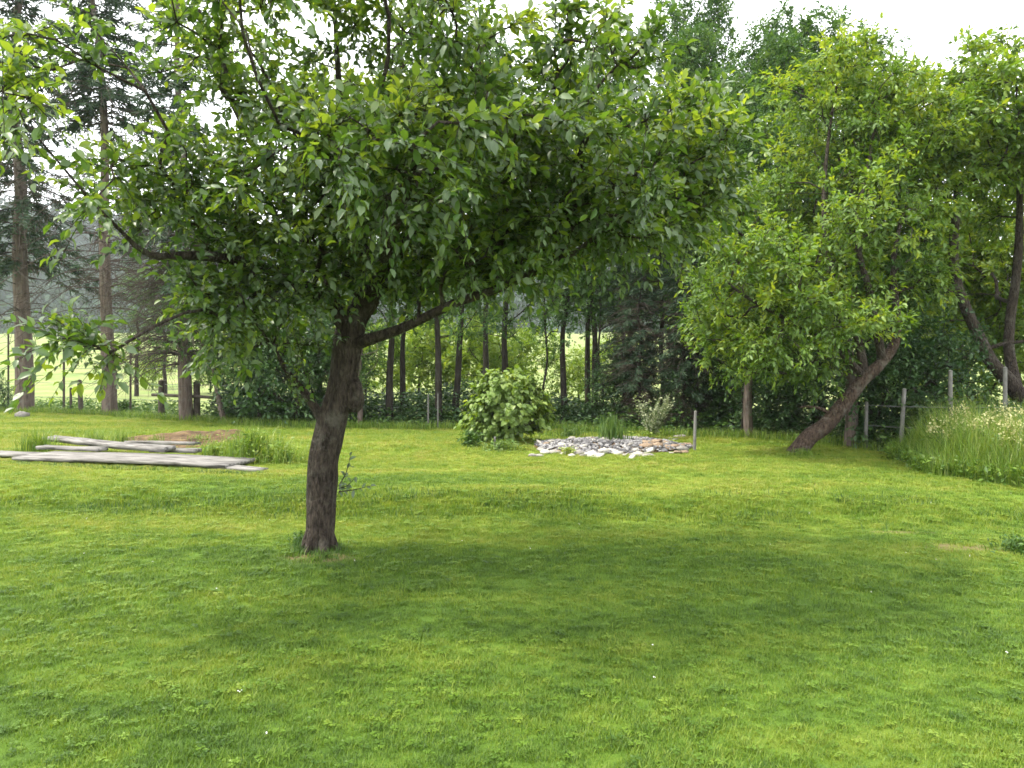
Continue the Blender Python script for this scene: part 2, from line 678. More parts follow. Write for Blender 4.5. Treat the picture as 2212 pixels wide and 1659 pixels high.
def make_lawn_mat():
    m, n, l = new_mat('turf')
    c, geo = lawn_colour(n, l, False)
    bm_ = bare_mask(n, l, geo)
    mx = N_(n, 'ShaderNodeMix', data_type='RGBA')
    mx.inputs['B'].default_value = (0.19, 0.135, 0.07, 1)
    bq = N_(n, 'ShaderNodeMath', operation='MULTIPLY')
    bq.inputs[1].default_value = 0.8
    l.new(bm_, bq.inputs[0])
    l.new(bq.outputs[0], mx.inputs['Factor'])
    l.new(c, mx.inputs['A'])
    fine = N_(n, 'ShaderNodeTexNoise', Scale=60.0, Detail=6.0, Roughness=0.75)
    l.new(geo.outputs['Position'], fine.inputs['Vector'])
    pb = N_(n, 'ShaderNodeBsdfPrincipled', Roughness=0.85)
    pb.inputs['Specular IOR Level'].default_value = 0.2
    l.new(mx.outputs['Result'], pb.inputs['Base Color'])
    bp = N_(n, 'ShaderNodeBump', Strength=0.9, Distance=0.04)
    l.new(fine.outputs['Fac'], bp.inputs['Height'])
    l.new(bp.outputs[0], pb.inputs['Normal'])
    out = N_(n, 'ShaderNodeOutputMaterial')
    l.new(pb.outputs[0], out.inputs['Surface'])
    return m


def make_blade_mat():
    m, n, l = new_mat('grass_blade')
    c, geo = lawn_colour(n, l, True)
    pb = N_(n, 'ShaderNodeBsdfPrincipled', Roughness=0.5)
    pb.inputs['Specular IOR Level'].default_value = 0.35
    l.new(c, pb.inputs['Base Color'])
    tr = N_(n, 'ShaderNodeBsdfTranslucent')
    mw = N_(n, 'ShaderNodeMix', data_type='RGBA', blend_type='MULTIPLY')
    mw.inputs['Factor'].default_value = 1.0
    mw.inputs['B'].default_value = (1.3, 1.2, 0.6, 1)
    l.new(c, mw.inputs['A'])
    l.new(mw.outputs['Result'], tr.inputs['Color'])
    ms = N_(n, 'ShaderNodeMixShader')
    ms.inputs[0].default_value = 0.35
    l.new(pb.outputs[0], ms.inputs[1])
    l.new(tr.outputs[0], ms.inputs[2])
    out = N_(n, 'ShaderNodeOutputMaterial')
    l.new(ms.outputs[0], out.inputs['Surface'])
    return m


M = {}
M['turf'] = make_lawn_mat()
M['blade'] = make_blade_mat()
M['field'] = noise_mat('field_grass', [(0.30, (0.085, 0.135, 0.028)), (0.50, (0.150, 0.190, 0.052)), (0.70, (0.21, 0.215, 0.09))], 0.35, 0.95, 0.6, 0.3, 8.0)
M['apple_leaf'] = leaf_mat('apple_leaf', (0.032, 0.074, 0.018), (0.076, 0.154, 0.029), (0.215, 0.300, 0.040), (0.17, 0.22, 0.14), 0.40, 0.46, 0.5, (1.6, 1.4, 0.5))
M['green_leaf'] = leaf_mat('tree_leaf', (0.042, 0.098, 0.011), (0.118, 0.222, 0.021), (0.280, 0.360, 0.038), (0.14, 0.22, 0.07), 0.45, 0.42, 0.4, (1.5, 1.3, 0.5))
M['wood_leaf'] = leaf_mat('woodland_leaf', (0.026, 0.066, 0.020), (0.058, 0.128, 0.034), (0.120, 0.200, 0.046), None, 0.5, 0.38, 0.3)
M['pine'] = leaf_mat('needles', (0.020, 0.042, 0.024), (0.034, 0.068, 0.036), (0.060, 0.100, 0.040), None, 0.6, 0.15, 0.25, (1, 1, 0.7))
M['bush_leaf'] = leaf_mat('bush_leaf', (0.075, 0.150, 0.024), (0.160, 0.260, 0.038), (0.270, 0.350, 0.060), None, 0.5, 0.48, 0.3)
M['dark_leaf'] = leaf_mat('dark_leaf', (0.020, 0.052, 0.018), (0.042, 0.095, 0.030), (0.080, 0.145, 0.038), None, 0.45, 0.25, 0.4)
M['shrub_leaf'] = leaf_mat('shrub_leaf', (0.085, 0.165, 0.022), (0.190, 0.300, 0.038), (0.320, 0.400, 0.060), (0.15, 0.22, 0.07), 0.42, 0.36, 0.4)
M['silver_leaf'] = leaf_mat('silver_leaf', (0.17, 0.21, 0.11), (0.30, 0.34, 0.20), (0.44, 0.46, 0.32), None, 0.6, 0.3, 0.3, (1, 1, .8))
M['long_grass'] = leaf_mat('long_grass', (0.055, 0.120, 0.016), (0.140, 0.235, 0.032), (0.300, 0.345, 0.090), None, 0.45, 0.38, 0.35)
M['weed'] = leaf_mat('weed_leaf', (0.035, 0.085, 0.018), (0.075, 0.150, 0.030), (0.15, 0.22, 0.05), None, 0.5, 0.33, 0.35)
M['plume'] = leaf_mat('flower_plume', (0.34, 0.32, 0.14), (0.48, 0.46, 0.22), (0.62, 0.60, 0.36), None, 0.8, 0.35, 0.1, (1, 1, .8))
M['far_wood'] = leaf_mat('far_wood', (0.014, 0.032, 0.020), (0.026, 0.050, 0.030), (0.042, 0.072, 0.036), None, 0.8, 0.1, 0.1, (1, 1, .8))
M['apple_bark'] = bark_mat('apple_bark', (0.010, 0.007, 0.005), (0.088, 0.069, 0.054), (0.125, 0.116, 0.095), 17.0, 0.3, 1.0)
M['pale_bark'] = bark_mat('pale_bark', (0.055, 0.040, 0.033), (0.17, 0.132, 0.112), (0.15, 0.145, 0.125), 6.0, 0.12, 0.7)
M['red_bark'] = bark_mat('red_bark', (0.020, 0.013, 0.009), (0.120, 0.084, 0.063), (0.15, 0.135, 0.11), 13.0, 0.4, 0.9)
M['dark_bark'] = bark_mat('dark_bark', (0.012, 0.010, 0.008), (0.045, 0.037, 0.030), (0.06, 0.06, 0.05), 6.0, 0.15, 0.6)
M['twig'] = noise_mat('dead_twig', [(0.3, (0.028, 0.021, 0.017)), (0.7, (0.075, 0.058, 0.048))], 8.0)
M['board'] = noise_mat('weathered_board', [(0.36, (0.042, 0.039, 0.035)), (0.5, (0.155, 0.147, 0.137)), (0.64, (0.26, 0.248, 0.232))], 7.0, 0.8, 0.5, 0.015, 10.0, (0.3, 2.6, 3))
M['post'] = noise_mat('weathered_post', [(0.3, (0.09, 0.086, 0.078)), (0.7, (0.20, 0.194, 0.18))], 9.0, 0.8, 0.3, 0.01)
M['dark_post'] = noise_mat('dark_post', [(0.3, (0.035, 0.028, 0.022)), (0.7, (0.090, 0.075, 0.060))], 9.0, 0.9, 0.3, 0.01)
M['wire'] = noise_mat('fence_wire', [(0.3, (0.10, 0.10, 0.10)), (0.7, (0.2, 0.2, 0.2))], 20.0, 0.6, 0.1, 0.001)
M['stone'] = noise_mat('pale_stone', [(0.2, (0.12, 0.11, 0.10)), (0.5, (0.25, 0.235, 0.21)), (0.8, (0.40, 0.38, 0.34))], 6.0, 0.9, 0.5, 0.02, 8, (1, 1, 1), True)
M['brown_stone'] = noise_mat('brown_stone', [(0.2, (0.08, 0.055, 0.036)), (0.5, (0.19, 0.135, 0.09)), (0.8, (0.33, 0.26, 0.19))], 6.0, 0.9, 0.5, 0.02, 8, (1, 1, 1), True)
M['slate'] = noise_mat('slate_chips', [(0.2, (0.045, 0.044, 0.046)), (0.5, (0.115, 0.113, 0.118)), (0.85, (0.27, 0.265, 0.26))], 4.0, 0.7, 0.3, 0.01, 6, (1, 1, 1), True)
M['soil'] = noise_mat('dry_soil', [(0.32, (0.030, 0.018, 0.010)), (0.5, (0.095, 0.060, 0.030)), (0.68, (0.19, 0.135, 0.065))], 3.5, 0.95, 0.9, 0.06)
M['daisy'] = noise_mat('white_petals', [(0.3, (0.72, 0.72, 0.70)), (0.7, (0.8, 0.8, 0.78))], 20.0, 0.8, 0.0)

# ------------------------------------------------------------------ ground
EDGE = [G(0, 893), G(235, 900), G(403, 912), G(620, 925), G(900, 928), G(1200, 930), G(1600, 950), G(1834, 966), G(1930, 985), G(2212, 1015)]
EX = np.array([e[0] for e in EDGE]); EY = np.array([e[1] for e in EDGE])


def edge(x):
    """far border of the mown lawn"""
    x = np.asarray(x, float)
    y = np.interp(x, EX, EY)
    y = np.where(x < EX[0], EY[0] + (EX[0] - x) * 0.25, y)
    return y + 0.25 * noise(x * 0.9, 11.0)


def lawn():
    xs = np.concatenate([np.linspace(-45, -12, 34)[:-1], np.linspace(-12, 12, 161), np.linspace(12, 40, 30)[1:]])
    ts = np.linspace(0, 1, 200)
    X, T = np.meshgrid(xs, ts)
    Y = -10 + (edge(X) + 0.35 + 10) * T
    Z = H(X, Y)
    v = np.stack([X, Y, Z], -1).reshape(-1, 3)
    nx, ny = len(xs), len(ts)
    i, j = np.meshgrid(np.arange(ny - 1), np.arange(nx - 1), indexing='ij')
    a = (i * nx + j).ravel()
    mb = MB()
    mb.add(v, np.stack([a, a + 1, a + nx + 1, a + nx], 1))
    o = mb.build('lawn', M['turf'], smooth=True)
    tag(o, 'mown green lawn with yellowed and shaded patches', 'lawn', None, 'structure')


def field():
    xs = np.concatenate([-np.geomspace(900, 40, 30), np.linspace(-38, 38, 60), np.geomspace(40, 900, 30)])
    ys = np.concatenate([np.linspace(-60, 9, 8), np.linspace(10, 60, 70), np.geomspace(62, 420, 60)])
    X, Y = np.meshgrid(xs, ys)
    Z = FH(X, Y) - np.where(Y < 10, 0.15, 0)
    v = np.stack([X, Y, Z], -1).reshape(-1, 3)
    nx, ny = len(xs), len(ys)
    i, j = np.meshgrid(np.arange(ny - 1), np.arange(nx - 1), indexing='ij')
    a = (i * nx + j).ravel()
    mb = MB()
    mb.add(v, np.stack([a, a + 1, a + nx + 1, a + nx], 1))
    o = mb.build('field', M['field'], smooth=True)
    tag(o, 'pale sunlit hay field rising beyond the trees', 'field', None, 'structure')


def HH(x, y):
    b = FH(x, np.minimum(y, 300))
    ridge = 62 * np.exp(-((x + 330) / 330.0) ** 2) + 16 + 9 * noise(x * 0.006, 7.0)
    return FH(x, 280.0) - 3 + ridge * sstep(250, 470, y)


def hill():
    xs = np.linspace(-900, 900, 90)
    ys = np.linspace(245, 560, 40)
    X, Y = np.meshgrid(xs, ys)
    Z = HH(X, Y)
    v = np.stack([X, Y, Z], -1).reshape(-1, 3)
    nx, ny = len(xs), len(ys)
    i, j = np.meshgrid(np.arange(ny - 1), np.arange(nx - 1), indexing='ij')
    a = (i * nx + j).ravel()
    mb = MB()
    mb.add(v, np.stack([a, a + 1, a + nx + 1, a + nx], 1))
    tag(mb.build('hill', M['far_wood'], smooth=True), 'distant wooded hill in haze', 'hill', None, 'structure')
    # the wood on it: ragged crowns
    r = np.random.default_rng(21)
    n = 2600
    x = r.uniform(-620, 420, n)
    y = r.uniform(265, 480, n)
    z = HH(x, y)
    h = r.uniform(8, 17, n)
    w = h * r.uniform(0.22, 0.4, n)
    k = 26
    d = nrm(r.normal(0, 1, (n, k, 3)))
    c = np.stack([x, y, z + h * 0.55], 1)[:, None] + d * np.stack([w, w, h * 0.5], 1)[:, None]
    L = dict(pos=c.reshape(-1, 3), axis=r.normal(0, 1, (n * k, 3)) - np.array([0, 0, .6]), up=d.reshape(-1, 3) + r.normal(0, .4, (n * k, 3)) + np.array([0, 0, .5]),
             size=np.repeat(w * 0.95, k), tint=np.clip(np.repeat(r.normal(.45, .2, n), k) + r.normal(0, .12, n * k), 0, 1))
    mb = MB()
    add_leaves(mb, L, SMALL)
    tag(mb.build('hill_wood', M['far_wood']), 'dark blue-green wood covering the far hillside', 'wood', None, 'stuff')


lawn()
field()
hill()

# ------------------------------------------------------------------ the apple tree in front
def leaf_objects(L, tpl, mat, parent, count, cell=13, lo=4.0, variants=5):
    """takes the leaves that show largest out of L and makes each an object; returns the rest"""
    q = proj(L['pos'])
    d = L['pos'][:, 1]
    inside = (q[:, 0] > 0) & (q[:, 0] < 1024) & (q[:, 1] > 0) & (q[:, 1] < 768)
    key = (q[:, 0] // cell).astype(int) * 1000 + (q[:, 1] // cell).astype(int)
    order = np.argsort(d)
    seen, first = set(), []
    for i in order:
        if inside[i] and key[i] not in seen:
            seen.add(key[i])
            first.append(i)
    first = np.array(first)
    x, y, z = frames(L['axis'], L['up'])
    face = 0.35 + np.abs(z[first, 1])
    score = L['size'][first] / d[first] * face
    pick = first[np.argsort(-score)[:count]]
    tv, tf = tpl
    meshes = []
    for t in np.linspace(0.2, 0.95, variants):
        mb = MB()
        mb.add(tv, tf, t)
        meshes.append(mb.mesh('leaf', mat))
    base = np.array(parent.location)
    for i in pick:
        k = int(np.clip(round((L['tint'][i] - 0.2) / 0.75 * (variants - 1)), 0, variants - 1))
        o = link('leaf', meshes[k], parent)
        s = float(L['size'][i])
        m = Matrix.Identity(4)
        for a in range(3):
            m[a][0], m[a][1], m[a][2] = x[i, a] * s, y[i, a] * s, z[i, a] * s
            m[a][3] = L['pos'][i, a] - base[a]
        o.matrix_local = m
    keep = np.ones(len(d), bool)
    keep[pick] = False
    return sub(L, keep)


def W(u, v, d, ru, rv, rd, n):
    """crown blob measured on the photograph, at distance d"""
    k = S * d / FOC
    return (P(u, v, d), (ru * k, rd, rv * k), n)


def apple_tree():
    r = np.random.default_rng(11)
    b = G(690, 1188)
    D = b[1]
    t = empty('apple_tree', b, 'large old apple tree with thick dark trunk standing in the near lawn', 'tree')
    sk = Skeleton()
    A = lambda u, v, dd=0.0: P(u, v, D + dd)
    base = b + np.array([0, 0, -0.05])
    e = sk.chain([base, A(693, 1100), A(698, 1000), A(712, 920), A(732, 850), A(744, 790), A(752, 735), A(765, 690, .05), A(800, 640, .1)],
                 [.122, .116, .124, .136, .146, .136, .122, .106, .09], -1, 0, 0.05)
    n_r = sk.near(A(756, 745))
    n_l = sk.near(A(752, 715))
    n_s = sk.near(A(703, 930))
    sk.chain([sk.p[n_r], A(800, 733, -.1), A(860, 712, -.2), A(925, 682, -.3), A(990, 652, -.35), A(1060, 630, -.4), A(1150, 590, -.5), A(1250, 540, -.6), A(1330, 470, -.6)],
             [.066, .054, .047, .042, .038, .034, .028, .022, .016], n_r, 1, 0.1)
    sk.chain([sk.p[n_l], A(690, 640, -.2), A(610, 595, -.5), A(520, 565, -.8), A(420, 552, -1.1), A(325, 552, -1.3), A(262, 500, -1.5), A(190, 425, -1.7), A(110, 330, -1.9), A(50, 260, -2.1)],
             [.066, .056, .048, .040, .033, .023, .013, .009, .006, .004], n_l, 2, 0.1)
    sk.chain([sk.p[n_s], A(672, 868, -.05), A(645, 832, -.12), A(615, 795, -.2), A(590, 745, -.3)], [.048, .038, .029, .02, .012], n_s, 3, 0.06)
    # boughs that rise out of the fork
    f = e
    sk.chain([sk.p[f], A(850, 560, .2), A(930, 440, .1), A(1000, 300, .2), A(1030, 170, .2), A(1050, 60, .2)], [.085, .068, .05, .036, .024, .014], f, 4, 0.12)
    sk.chain([sk.p[f], A(790, 560, .1), A(760, 440, -.1), A(740, 300, -.3), A(730, 150, -.4), A(720, -30, -.5)], [.08, .062, .046, .034, .024, .014], f, 5, 0.12)
    sk.chain([sk.p[f], A(820, 590, -.3), A(850, 500, -.9), A(880, 420, -1.5), A(900, 330, -2.1)], [.06, .048, .036, .026, .016], f, 6, 0.12)
    sk.chain([sk.p[n_l], A(700, 590, .1), A(620, 450, .0), A(540, 300, -.2), A(470, 150, -.4), A(430, 20, -.6)], [.065, .05, .038, .028, .02, .012], n_l, 7, 0.12)
    sk.chain([sk.p[f], A(880, 580, .2), A(1000, 480, .3), A(1130, 390, .4), A(1250, 310, .4)], [.06, .046, .034, .026, .016], f, 8, 0.12)
    spec = [W(850, 400, D - .9, 430, 190, 1.8, 112), W(800, 190, D - .9, 370, 190, 1.8, 78), W(700, 20, D - .9, 300, 130, 1.6, 42),
            W(720, -110, D - .9, 300, 60, 1.4, 16), W(580, 350, D - .7, 170, 220, 1.2, 44), W(430, 130, D - .9, 180, 170, 1.1, 9),
            W(400, 450, D - 1.1, 150, 110, .8, 14), W(230, 330, D - 1.9, 180, 220, .7, 7), W(40, 300, 4.1, 60, 120, .3, 5), W(50, 130, 5.0, 90, 90, .5, 4),
            W(1270, 400, D - .7, 220, 140, 1.4, 60), W(1230, 260, D - .5, 240, 100, 1.4, 36), W(1430, 330, D - .4, 140, 110, 1.0, 20), W(1500, 250, D - .6, 90, 110, .5, 8),
            W(1330, 500, D - .2, 190, 70, 1.0, 22), W(560, 690, D - .5, 110, 110, .7, 26), W(640, 560, D - .4, 200, 90, 1.0, 30),
            W(195, 735, 4.7, 85, 45, .25, 5), W(820, 425, 4.0, 90, 45, .25, 5), W(1040, 560, D - .3, 200, 70, 1.0, 42), W(880, 600, D + .3, 160, 60, .8, 24),
            W(1230, 60, 5.2, 90, 70, .35, 4), W(1360, 90, 5.4, 60, 60, .3, 4), W(1545, 330, D - .4, 80, 120, .6, 9), W(1480, 440, D - .3, 80, 60, .6, 7), W(470, 640, D - 1.0, 70, 90, .4, 8), W(900, 300, 4.6, 260, 140, .5, 22)]
    cen = blobs(r, spec, 0.15, 1.5, 3)
    dirs = sk.attach(cen, r, 0.32, 0.11, 0.05, minz=1.75)
    tm = MB(); sk.tubes(lambda g: g == 0, tm, 34, rough=0.125)
    # burr on the right side, swelling at the foot
    for (u, v, rr, hh) in ((765, 855, .085, .16), (722, 900, .07, .12)):
        c = A(u, v, -0.03)
        th, ph = np.meshgrid(np.linspace(0, 2 * math.pi, 15)[:-1], np.linspace(0.05, math.pi - .05, 9))
        q = np.stack([np.cos(th) * np.sin(ph) * rr, np.sin(th) * np.sin(ph) * rr, np.cos(ph) * hh], -1)
        q *= (1 + 0.16 * noise(q[..., 0] * 22, q[..., 1] * 22, q[..., 2] * 22))[..., None]
        i, j = np.meshgrid(np.arange(8), np.arange(14), indexing='ij')
        fa = np.stack([i * 14 + j, i * 14 + (j + 1) % 14, (i + 1) * 14 + (j + 1) % 14, (i + 1) * 14 + j], -1).reshape(-1, 4)
        tm.add(q.reshape(-1, 3) + c, fa)
    for a in np.linspace(0, 6.28, 7)[:-1]:
        d = np.array([math.cos(a), math.sin(a), 0])
        q_, r_ = catmull([b + d * .05 + [0, 0, .22], b + d * .10 + [0, 0, .09], b + d * .17 + [0, 0, -.03]], [.06, .048, .026], .04)
        tube(tm, q_, r_, 9, 0.12)
    tm.build('trunk', M['apple_bark'], t, True)
    for g in range(1, 9):
        lm = MB(); sk.tubes(lambda q, g=g: q == g, lm, 10, rough=0.09)
        lm.build('limb', M['apple_bark'], t, True)
    bm = MB(); sk.tubes(lambda g: g == 99, bm, 5, 0.0055, 0.45)
    L, tw = foliate(r, cen, dirs, 8, 0.36, 12, 0.076, 0.22, 0.3)
    add_twigs(bm, tw, 0.0032)
    tag(bm.build('branches', M['apple_bark'], t), kind='stuff')
    # water shoots on the lower stub and beside the trunk
    sc = np.array([A(u, v, -.15 + r.normal(0, .05)) for u, v in ((590, 745), (612, 770), (640, 810), (655, 780), (668, 840), (630, 850), (690, 760), (645, 880), (700, 690))])
    L2, tw2 = foliate(r, sc, np.tile([-.2, -.2, 1.0], (len(sc), 1)), 5, 0.28, 8, 0.055, 0.05, 0.9, 0.4)
    sm = MB(); add_twigs(sm, tw2, 0.004)
    tag(sm.build('sucker_shoots', M['apple_bark'], t), kind='stuff')
    # small sprig low on the right of the trunk
    sp = MB(); pts = []
    for q in ([A(732, 1050, -.1), A(748, 1020, -.14), A(757, 985, -.16)], [A(732, 1062, -.1), A(765, 1058, -.16), A(800, 1050, -.2)], [A(732, 1055, -.1), A(752, 1048, -.2), A(768, 1030, -.24)]):
        tube(sp, catmull(q, [.006, .004, .002], .04)[0], np.linspace(.006, .002, len(catmull(q, [1, 1, 1], .04)[0])), 5)
        pts.append(catmull(q, [1, 1, 1], .035)[0])
    spo = sp.build('sprig', M['apple_bark'], t)
    pp = np.concatenate(pts)
    L3 = dict(pos=pp, axis=r.normal(0, 1, pp.shape) * [1, .6, 1] + [.3, -.2, 0], up=r.normal(0, .5, pp.shape) + [0, -.5, 1], size=r.uniform(.05, .075, len(pp)), tint=r.uniform(.0, .4, len(pp)))
    m3 = MB(); add_leaves(m3, L3, LEAF)
    tag(m3.build('foliage', M['apple_leaf'], spo, base=tuple(b)), kind='stuff')
    L = cat(L, L2)
    rest = leaf_objects(L, LEAF, M['apple_leaf'], t, 300)
    m = MB()
    q = r.integers(0, 3, len(rest['size']))
    for i_, tp in enumerate((LEAF, leaf_template(.46, .2, .34), leaf_template(.6, .05, .05))):
        add_leaves(m, sub(rest, q == i_), tp)
    tag(m.build('foliage', M['apple_leaf'], t), kind='stuff')
    return b


APPLE = apple_tree()


# ------------------------------------------------------------------ the two trees on the right
def leaning_tree():
    r = np.random.default_rng(12)
    b = G(1722, 978)
    D = b[1]
    t = empty('leaning_tree', b, 'leafy fruit tree whose reddish trunk leans steeply to one side', 'tree')
    sk = Skeleton()
    A = lambda u, v, dd=0.0: P(u, v, D + dd)
    e = sk.chain([b + np.array([-.05, 0, -.06]), A(1748, 945), A(1782, 920), A(1822, 872), A(1862, 822), A(1902, 786), A(1933, 742, .1), A(1940, 690, .2)],
                 [.165, .138, .122, .116, .104, .088, .074, .06], -1, 0, 0.06)
    n1 = sk.near(A(1800, 893)); n2 = sk.near(A(1868, 818)); n3 = sk.near(A(1904, 782))
    sk.chain([sk.p[n1], A(1770, 882, -.1), A(1740, 878, -.2), A(1728, 880, -.25)], [.035, .026, .018, .012], n1, 1, 0.06)
    sk.chain([sk.p[n2], A(1850, 720, .1), A(1800, 600, .0), A(1780, 450, -.1), A(1790, 300, .0), A(1810, 170, .1)], [.08, .065, .05, .038, .026, .014], n2, 2, 0.14)
    sk.chain([sk.p[n3], A(1880, 640, -.2), A(1850, 500, -.3), A(1880, 330, -.1), A(1900, 200, .1)], [.07, .055, .042, .028, .015], n3, 3, 0.14)
    sk.chain([sk.p[n2], A(1790, 740, -.3), A(1700, 690, -.5), A(1610, 640, -.6), A(1560, 600, -.6)], [.06, .046, .034, .024, .014], n2, 4, 0.14)
    sk.chain([sk.p[e], A(1930, 560, .3), A(1960, 420, .5), A(1980, 300, .5)], [.06, .042, .028, .014], e, 5, 0.14)
    spec = [W(1800, 480, D + .3, 210, 200, 1.9, 90), W(1820, 270, D + .4, 200, 180, 1.8, 80), W(1640, 600, D - .4, 130, 170, 1.5, 60), W(1760, 700, D - .6, 190, 90, 1.4, 44),
            W(1915, 540, D + .4, 95, 190, 1.2, 48), W(1930, 700, D + .2, 60, 40, .6, 8), W(1600, 470, D - .1, 90, 110, 1.0, 20), W(1950, 260, D + .5, 130, 150, 1.3, 40), W(1790, 140, D, 90, 60, .8, 14),
            W(1560, 720, D - .2, 70, 90, .8, 14), W(1700, 790, D - .2, 130, 40, .9, 12)]
    cen = blobs(r, spec, 0.22, 1.1, 7)
    dirs = sk.attach(cen, r, 0.3, 0.12, 0.05, minz=1.6)
    tm = MB(); sk.tubes(lambda g: g == 0, tm, 18, rough=0.09)
    tm.build('trunk', M['red_bark'], t, True)
    for g in range(1, 6):
        lm = MB(); sk.tubes(lambda q, g=g: q == g, lm, 9, rough=0.08)
        lm.build('limb', M['red_bark'] if g == 1 else M['apple_bark'], t, True)
    bm = MB(); sk.tubes(lambda g: g == 99, bm, 5, 0.0065, 0.45)
    L, tw = foliate(r, cen, dirs, 11, 0.42, 11, 0.098, 0.12, 0.35, 0.7)
    add_twigs(bm, tw, 0.004, 0.6)
    tag(bm.build('branches', M['apple_bark'], t), kind='stuff')
    m = MB(); add_leaves(m, L, leaf_template(0.42, .1, .2))
    tag(m.build('foliage', M['green_leaf'], t), kind='stuff')
    return b


def forked_tree():
    r = np.random.default_rng(13)
    D = 14.0
    g0 = P(2235, 900, D)
    b = np.array([g0[0] + .25, D, float(H(g0[0], D))])
    t = empty('forked_tree', b, 'broad bright green tree with forked dark stems above the tall grass', 'tree')
    sk = Skeleton()
    A = lambda u, v, dd=0.0: P(u, v, D + dd)
    e = sk.chain([b + np.array([0, 0, -.05]), A(2245, 930), A(2222, 880), A(2170, 815), A(2140, 780), A(2112, 720), A(2080, 650), A(2062, 585), A(2060, 510), A(2068, 440), A(2060, 330, .1), A(2040, 220, .1)],
                 [.20, .17, .15, .13, .115, .10, .092, .088, .078, .066, .045, .022], -1, 0, 0.06)
    n1 = sk.near(A(2200, 850)); n2 = sk.near(A(2118, 740)); n3 = sk.near(A(2125, 760))
    sk.chain([sk.p[n1], A(2180, 760, .2), A(2182, 690, .25), A(2195, 600, .25), A(2203, 480, .2), A(2200, 350, .2), A(2190, 220, .2)], [.10, .092, .085, .078, .066, .045, .02], n1, 1, 0.1)
    sk.chain([sk.p[n2], A(2085, 772, -.15), A(2055, 782, -.25), A(2025, 795, -.3)], [.035, .028, .02, .012], n2, 2, 0.08)
    sk.chain([sk.p[n3], A(2170, 742, -.1), A(2215, 735, -.15), A(2270, 700, -.2)], [.04, .032, .024, .015], n3, 3, 0.08)
    spec = [W(2120, 300, D - .2, 190, 150, 1.8, 110), W(2130, 610, D + 2.2, 170, 170, .8, 70), W(1975, 270, D, 90, 110, 1.0, 46), W(2010, 560, D + .3, 50, 120, .6, 14), W(2130, 440, D + .9, 90, 60, .5, 16), W(2205, 500, D - .5, 50, 60, .4, 8), W(2000, 400, D - .1, 100, 160, 1.1, 46), W(2180, 380, D - .6, 100, 70, .8, 20),
            W(2180, 200, D - .3, 190, 110, 1.6, 60), W(2340, 320, D - .2, 150, 200, 1.8, 60), W(1990, 640, D + .6, 50, 90, .5, 10)]
    cen = blobs(r, spec, 0.22, 1.1, 5)
    dirs = sk.attach(cen, r, 0.3, 0.12, 0.05, minz=1.9)
    tm = MB(); sk.tubes(lambda g: g == 0, tm, 16, rough=0.08)
    tm.build('trunk', M['apple_bark'], t, True)
    for g in range(1, 4):
        lm = MB(); sk.tubes(lambda q, g=g: q == g, lm, 10, rough=0.08)
        lm.build('limb', M['apple_bark'], t, True)
    bm = MB(); sk.tubes(lambda g: g == 99, bm, 5, 0.006, 0.45)
    L, tw = foliate(r, cen, dirs, 10, 0.44, 10, 0.122, 0.15, 0.35, 0.7)
    add_twigs(bm, tw, 0.004, 0.7)
    tag(bm.build('branches', M['apple_bark'], t), kind='stuff')
    tp = leaf_template(0.44, .1, .2)
    rest = leaf_objects(L, tp, M['green_leaf'], t, 200, 11)
    m = MB(); add_leaves(m, rest, tp)
    tag(m.build('foliage', M['green_leaf'], t), kind='stuff')


leaning_tree()
forked_tree()


# ------------------------------------------------------------------ trees of the belt: kinds, built once and copied
def leafy_kind(name, seed, h, rt, zc, rad, n, ls, leafm, bark, lean=0.0, narrow=1.0, twigs=7, nl=11, tl=.55, low=0):
    """deciduous tree with a bare lower trunk, standing at the origin"""
    r = np.random.default_rng(seed)
    sk = Skeleton()
    pts = [np.array([0, 0, -.1])]
    k = 7
    for i in range(1, k + 1):
        z = h * 0.92 * i / k
        pts.append(np.array([lean * z + r.normal(0, .05) * i * .6, r.normal(0, .05) * i * .6, z]))
    sk.chain(pts, np.linspace(rt, rt * .16, k + 1), -1, 0, .3)
    spec = []
    hc = h - zc
    for i in range(7):
        a, q = r.uniform(0, 6.28), (i + .5) / 7
        w = rad * (0.75 + .5 * math.sin(math.pi * min(1, q * 1.1))) * narrow * (1.05 - .55 * q)
        spec.append(((math.cos(a) * w * .45 + lean * (zc + hc * q), math.sin(a) * w * .45, zc + hc * q), (w, w, hc * .16), n // 7))
    cen = blobs(r, spec, .3)
    dirs = sk.attach(cen, r, .35, .1, .04, minz=min(zc * .8, h * .5))
    if low:
        q = np.stack([r.normal(0, .25, low), r.normal(0, .25, low), r.uniform(.8, zc, low)], 1)
        cen2, dirs2 = q, nrm(q * [1, 1, 0.01])
    tm = MB(); sk.tubes(lambda g: True, tm, 7, .007, .46, rough=.05)
    L, tw = foliate(r, cen, dirs, twigs, tl, nl, ls, .15, .25)
    if low:
        L2, tw2 = foliate(r, cen2, dirs2, 4, .4, 8, ls * .8, .1, .1)
        L = cat(L, L2); add_twigs(tm, tw2, .005)
    m = MB(); add_leaves(m, L, SMALL)
    return [('trunk', tm.mesh('trunk', bark, smooth=True)), ('crown', m.mesh('crown', leafm))]


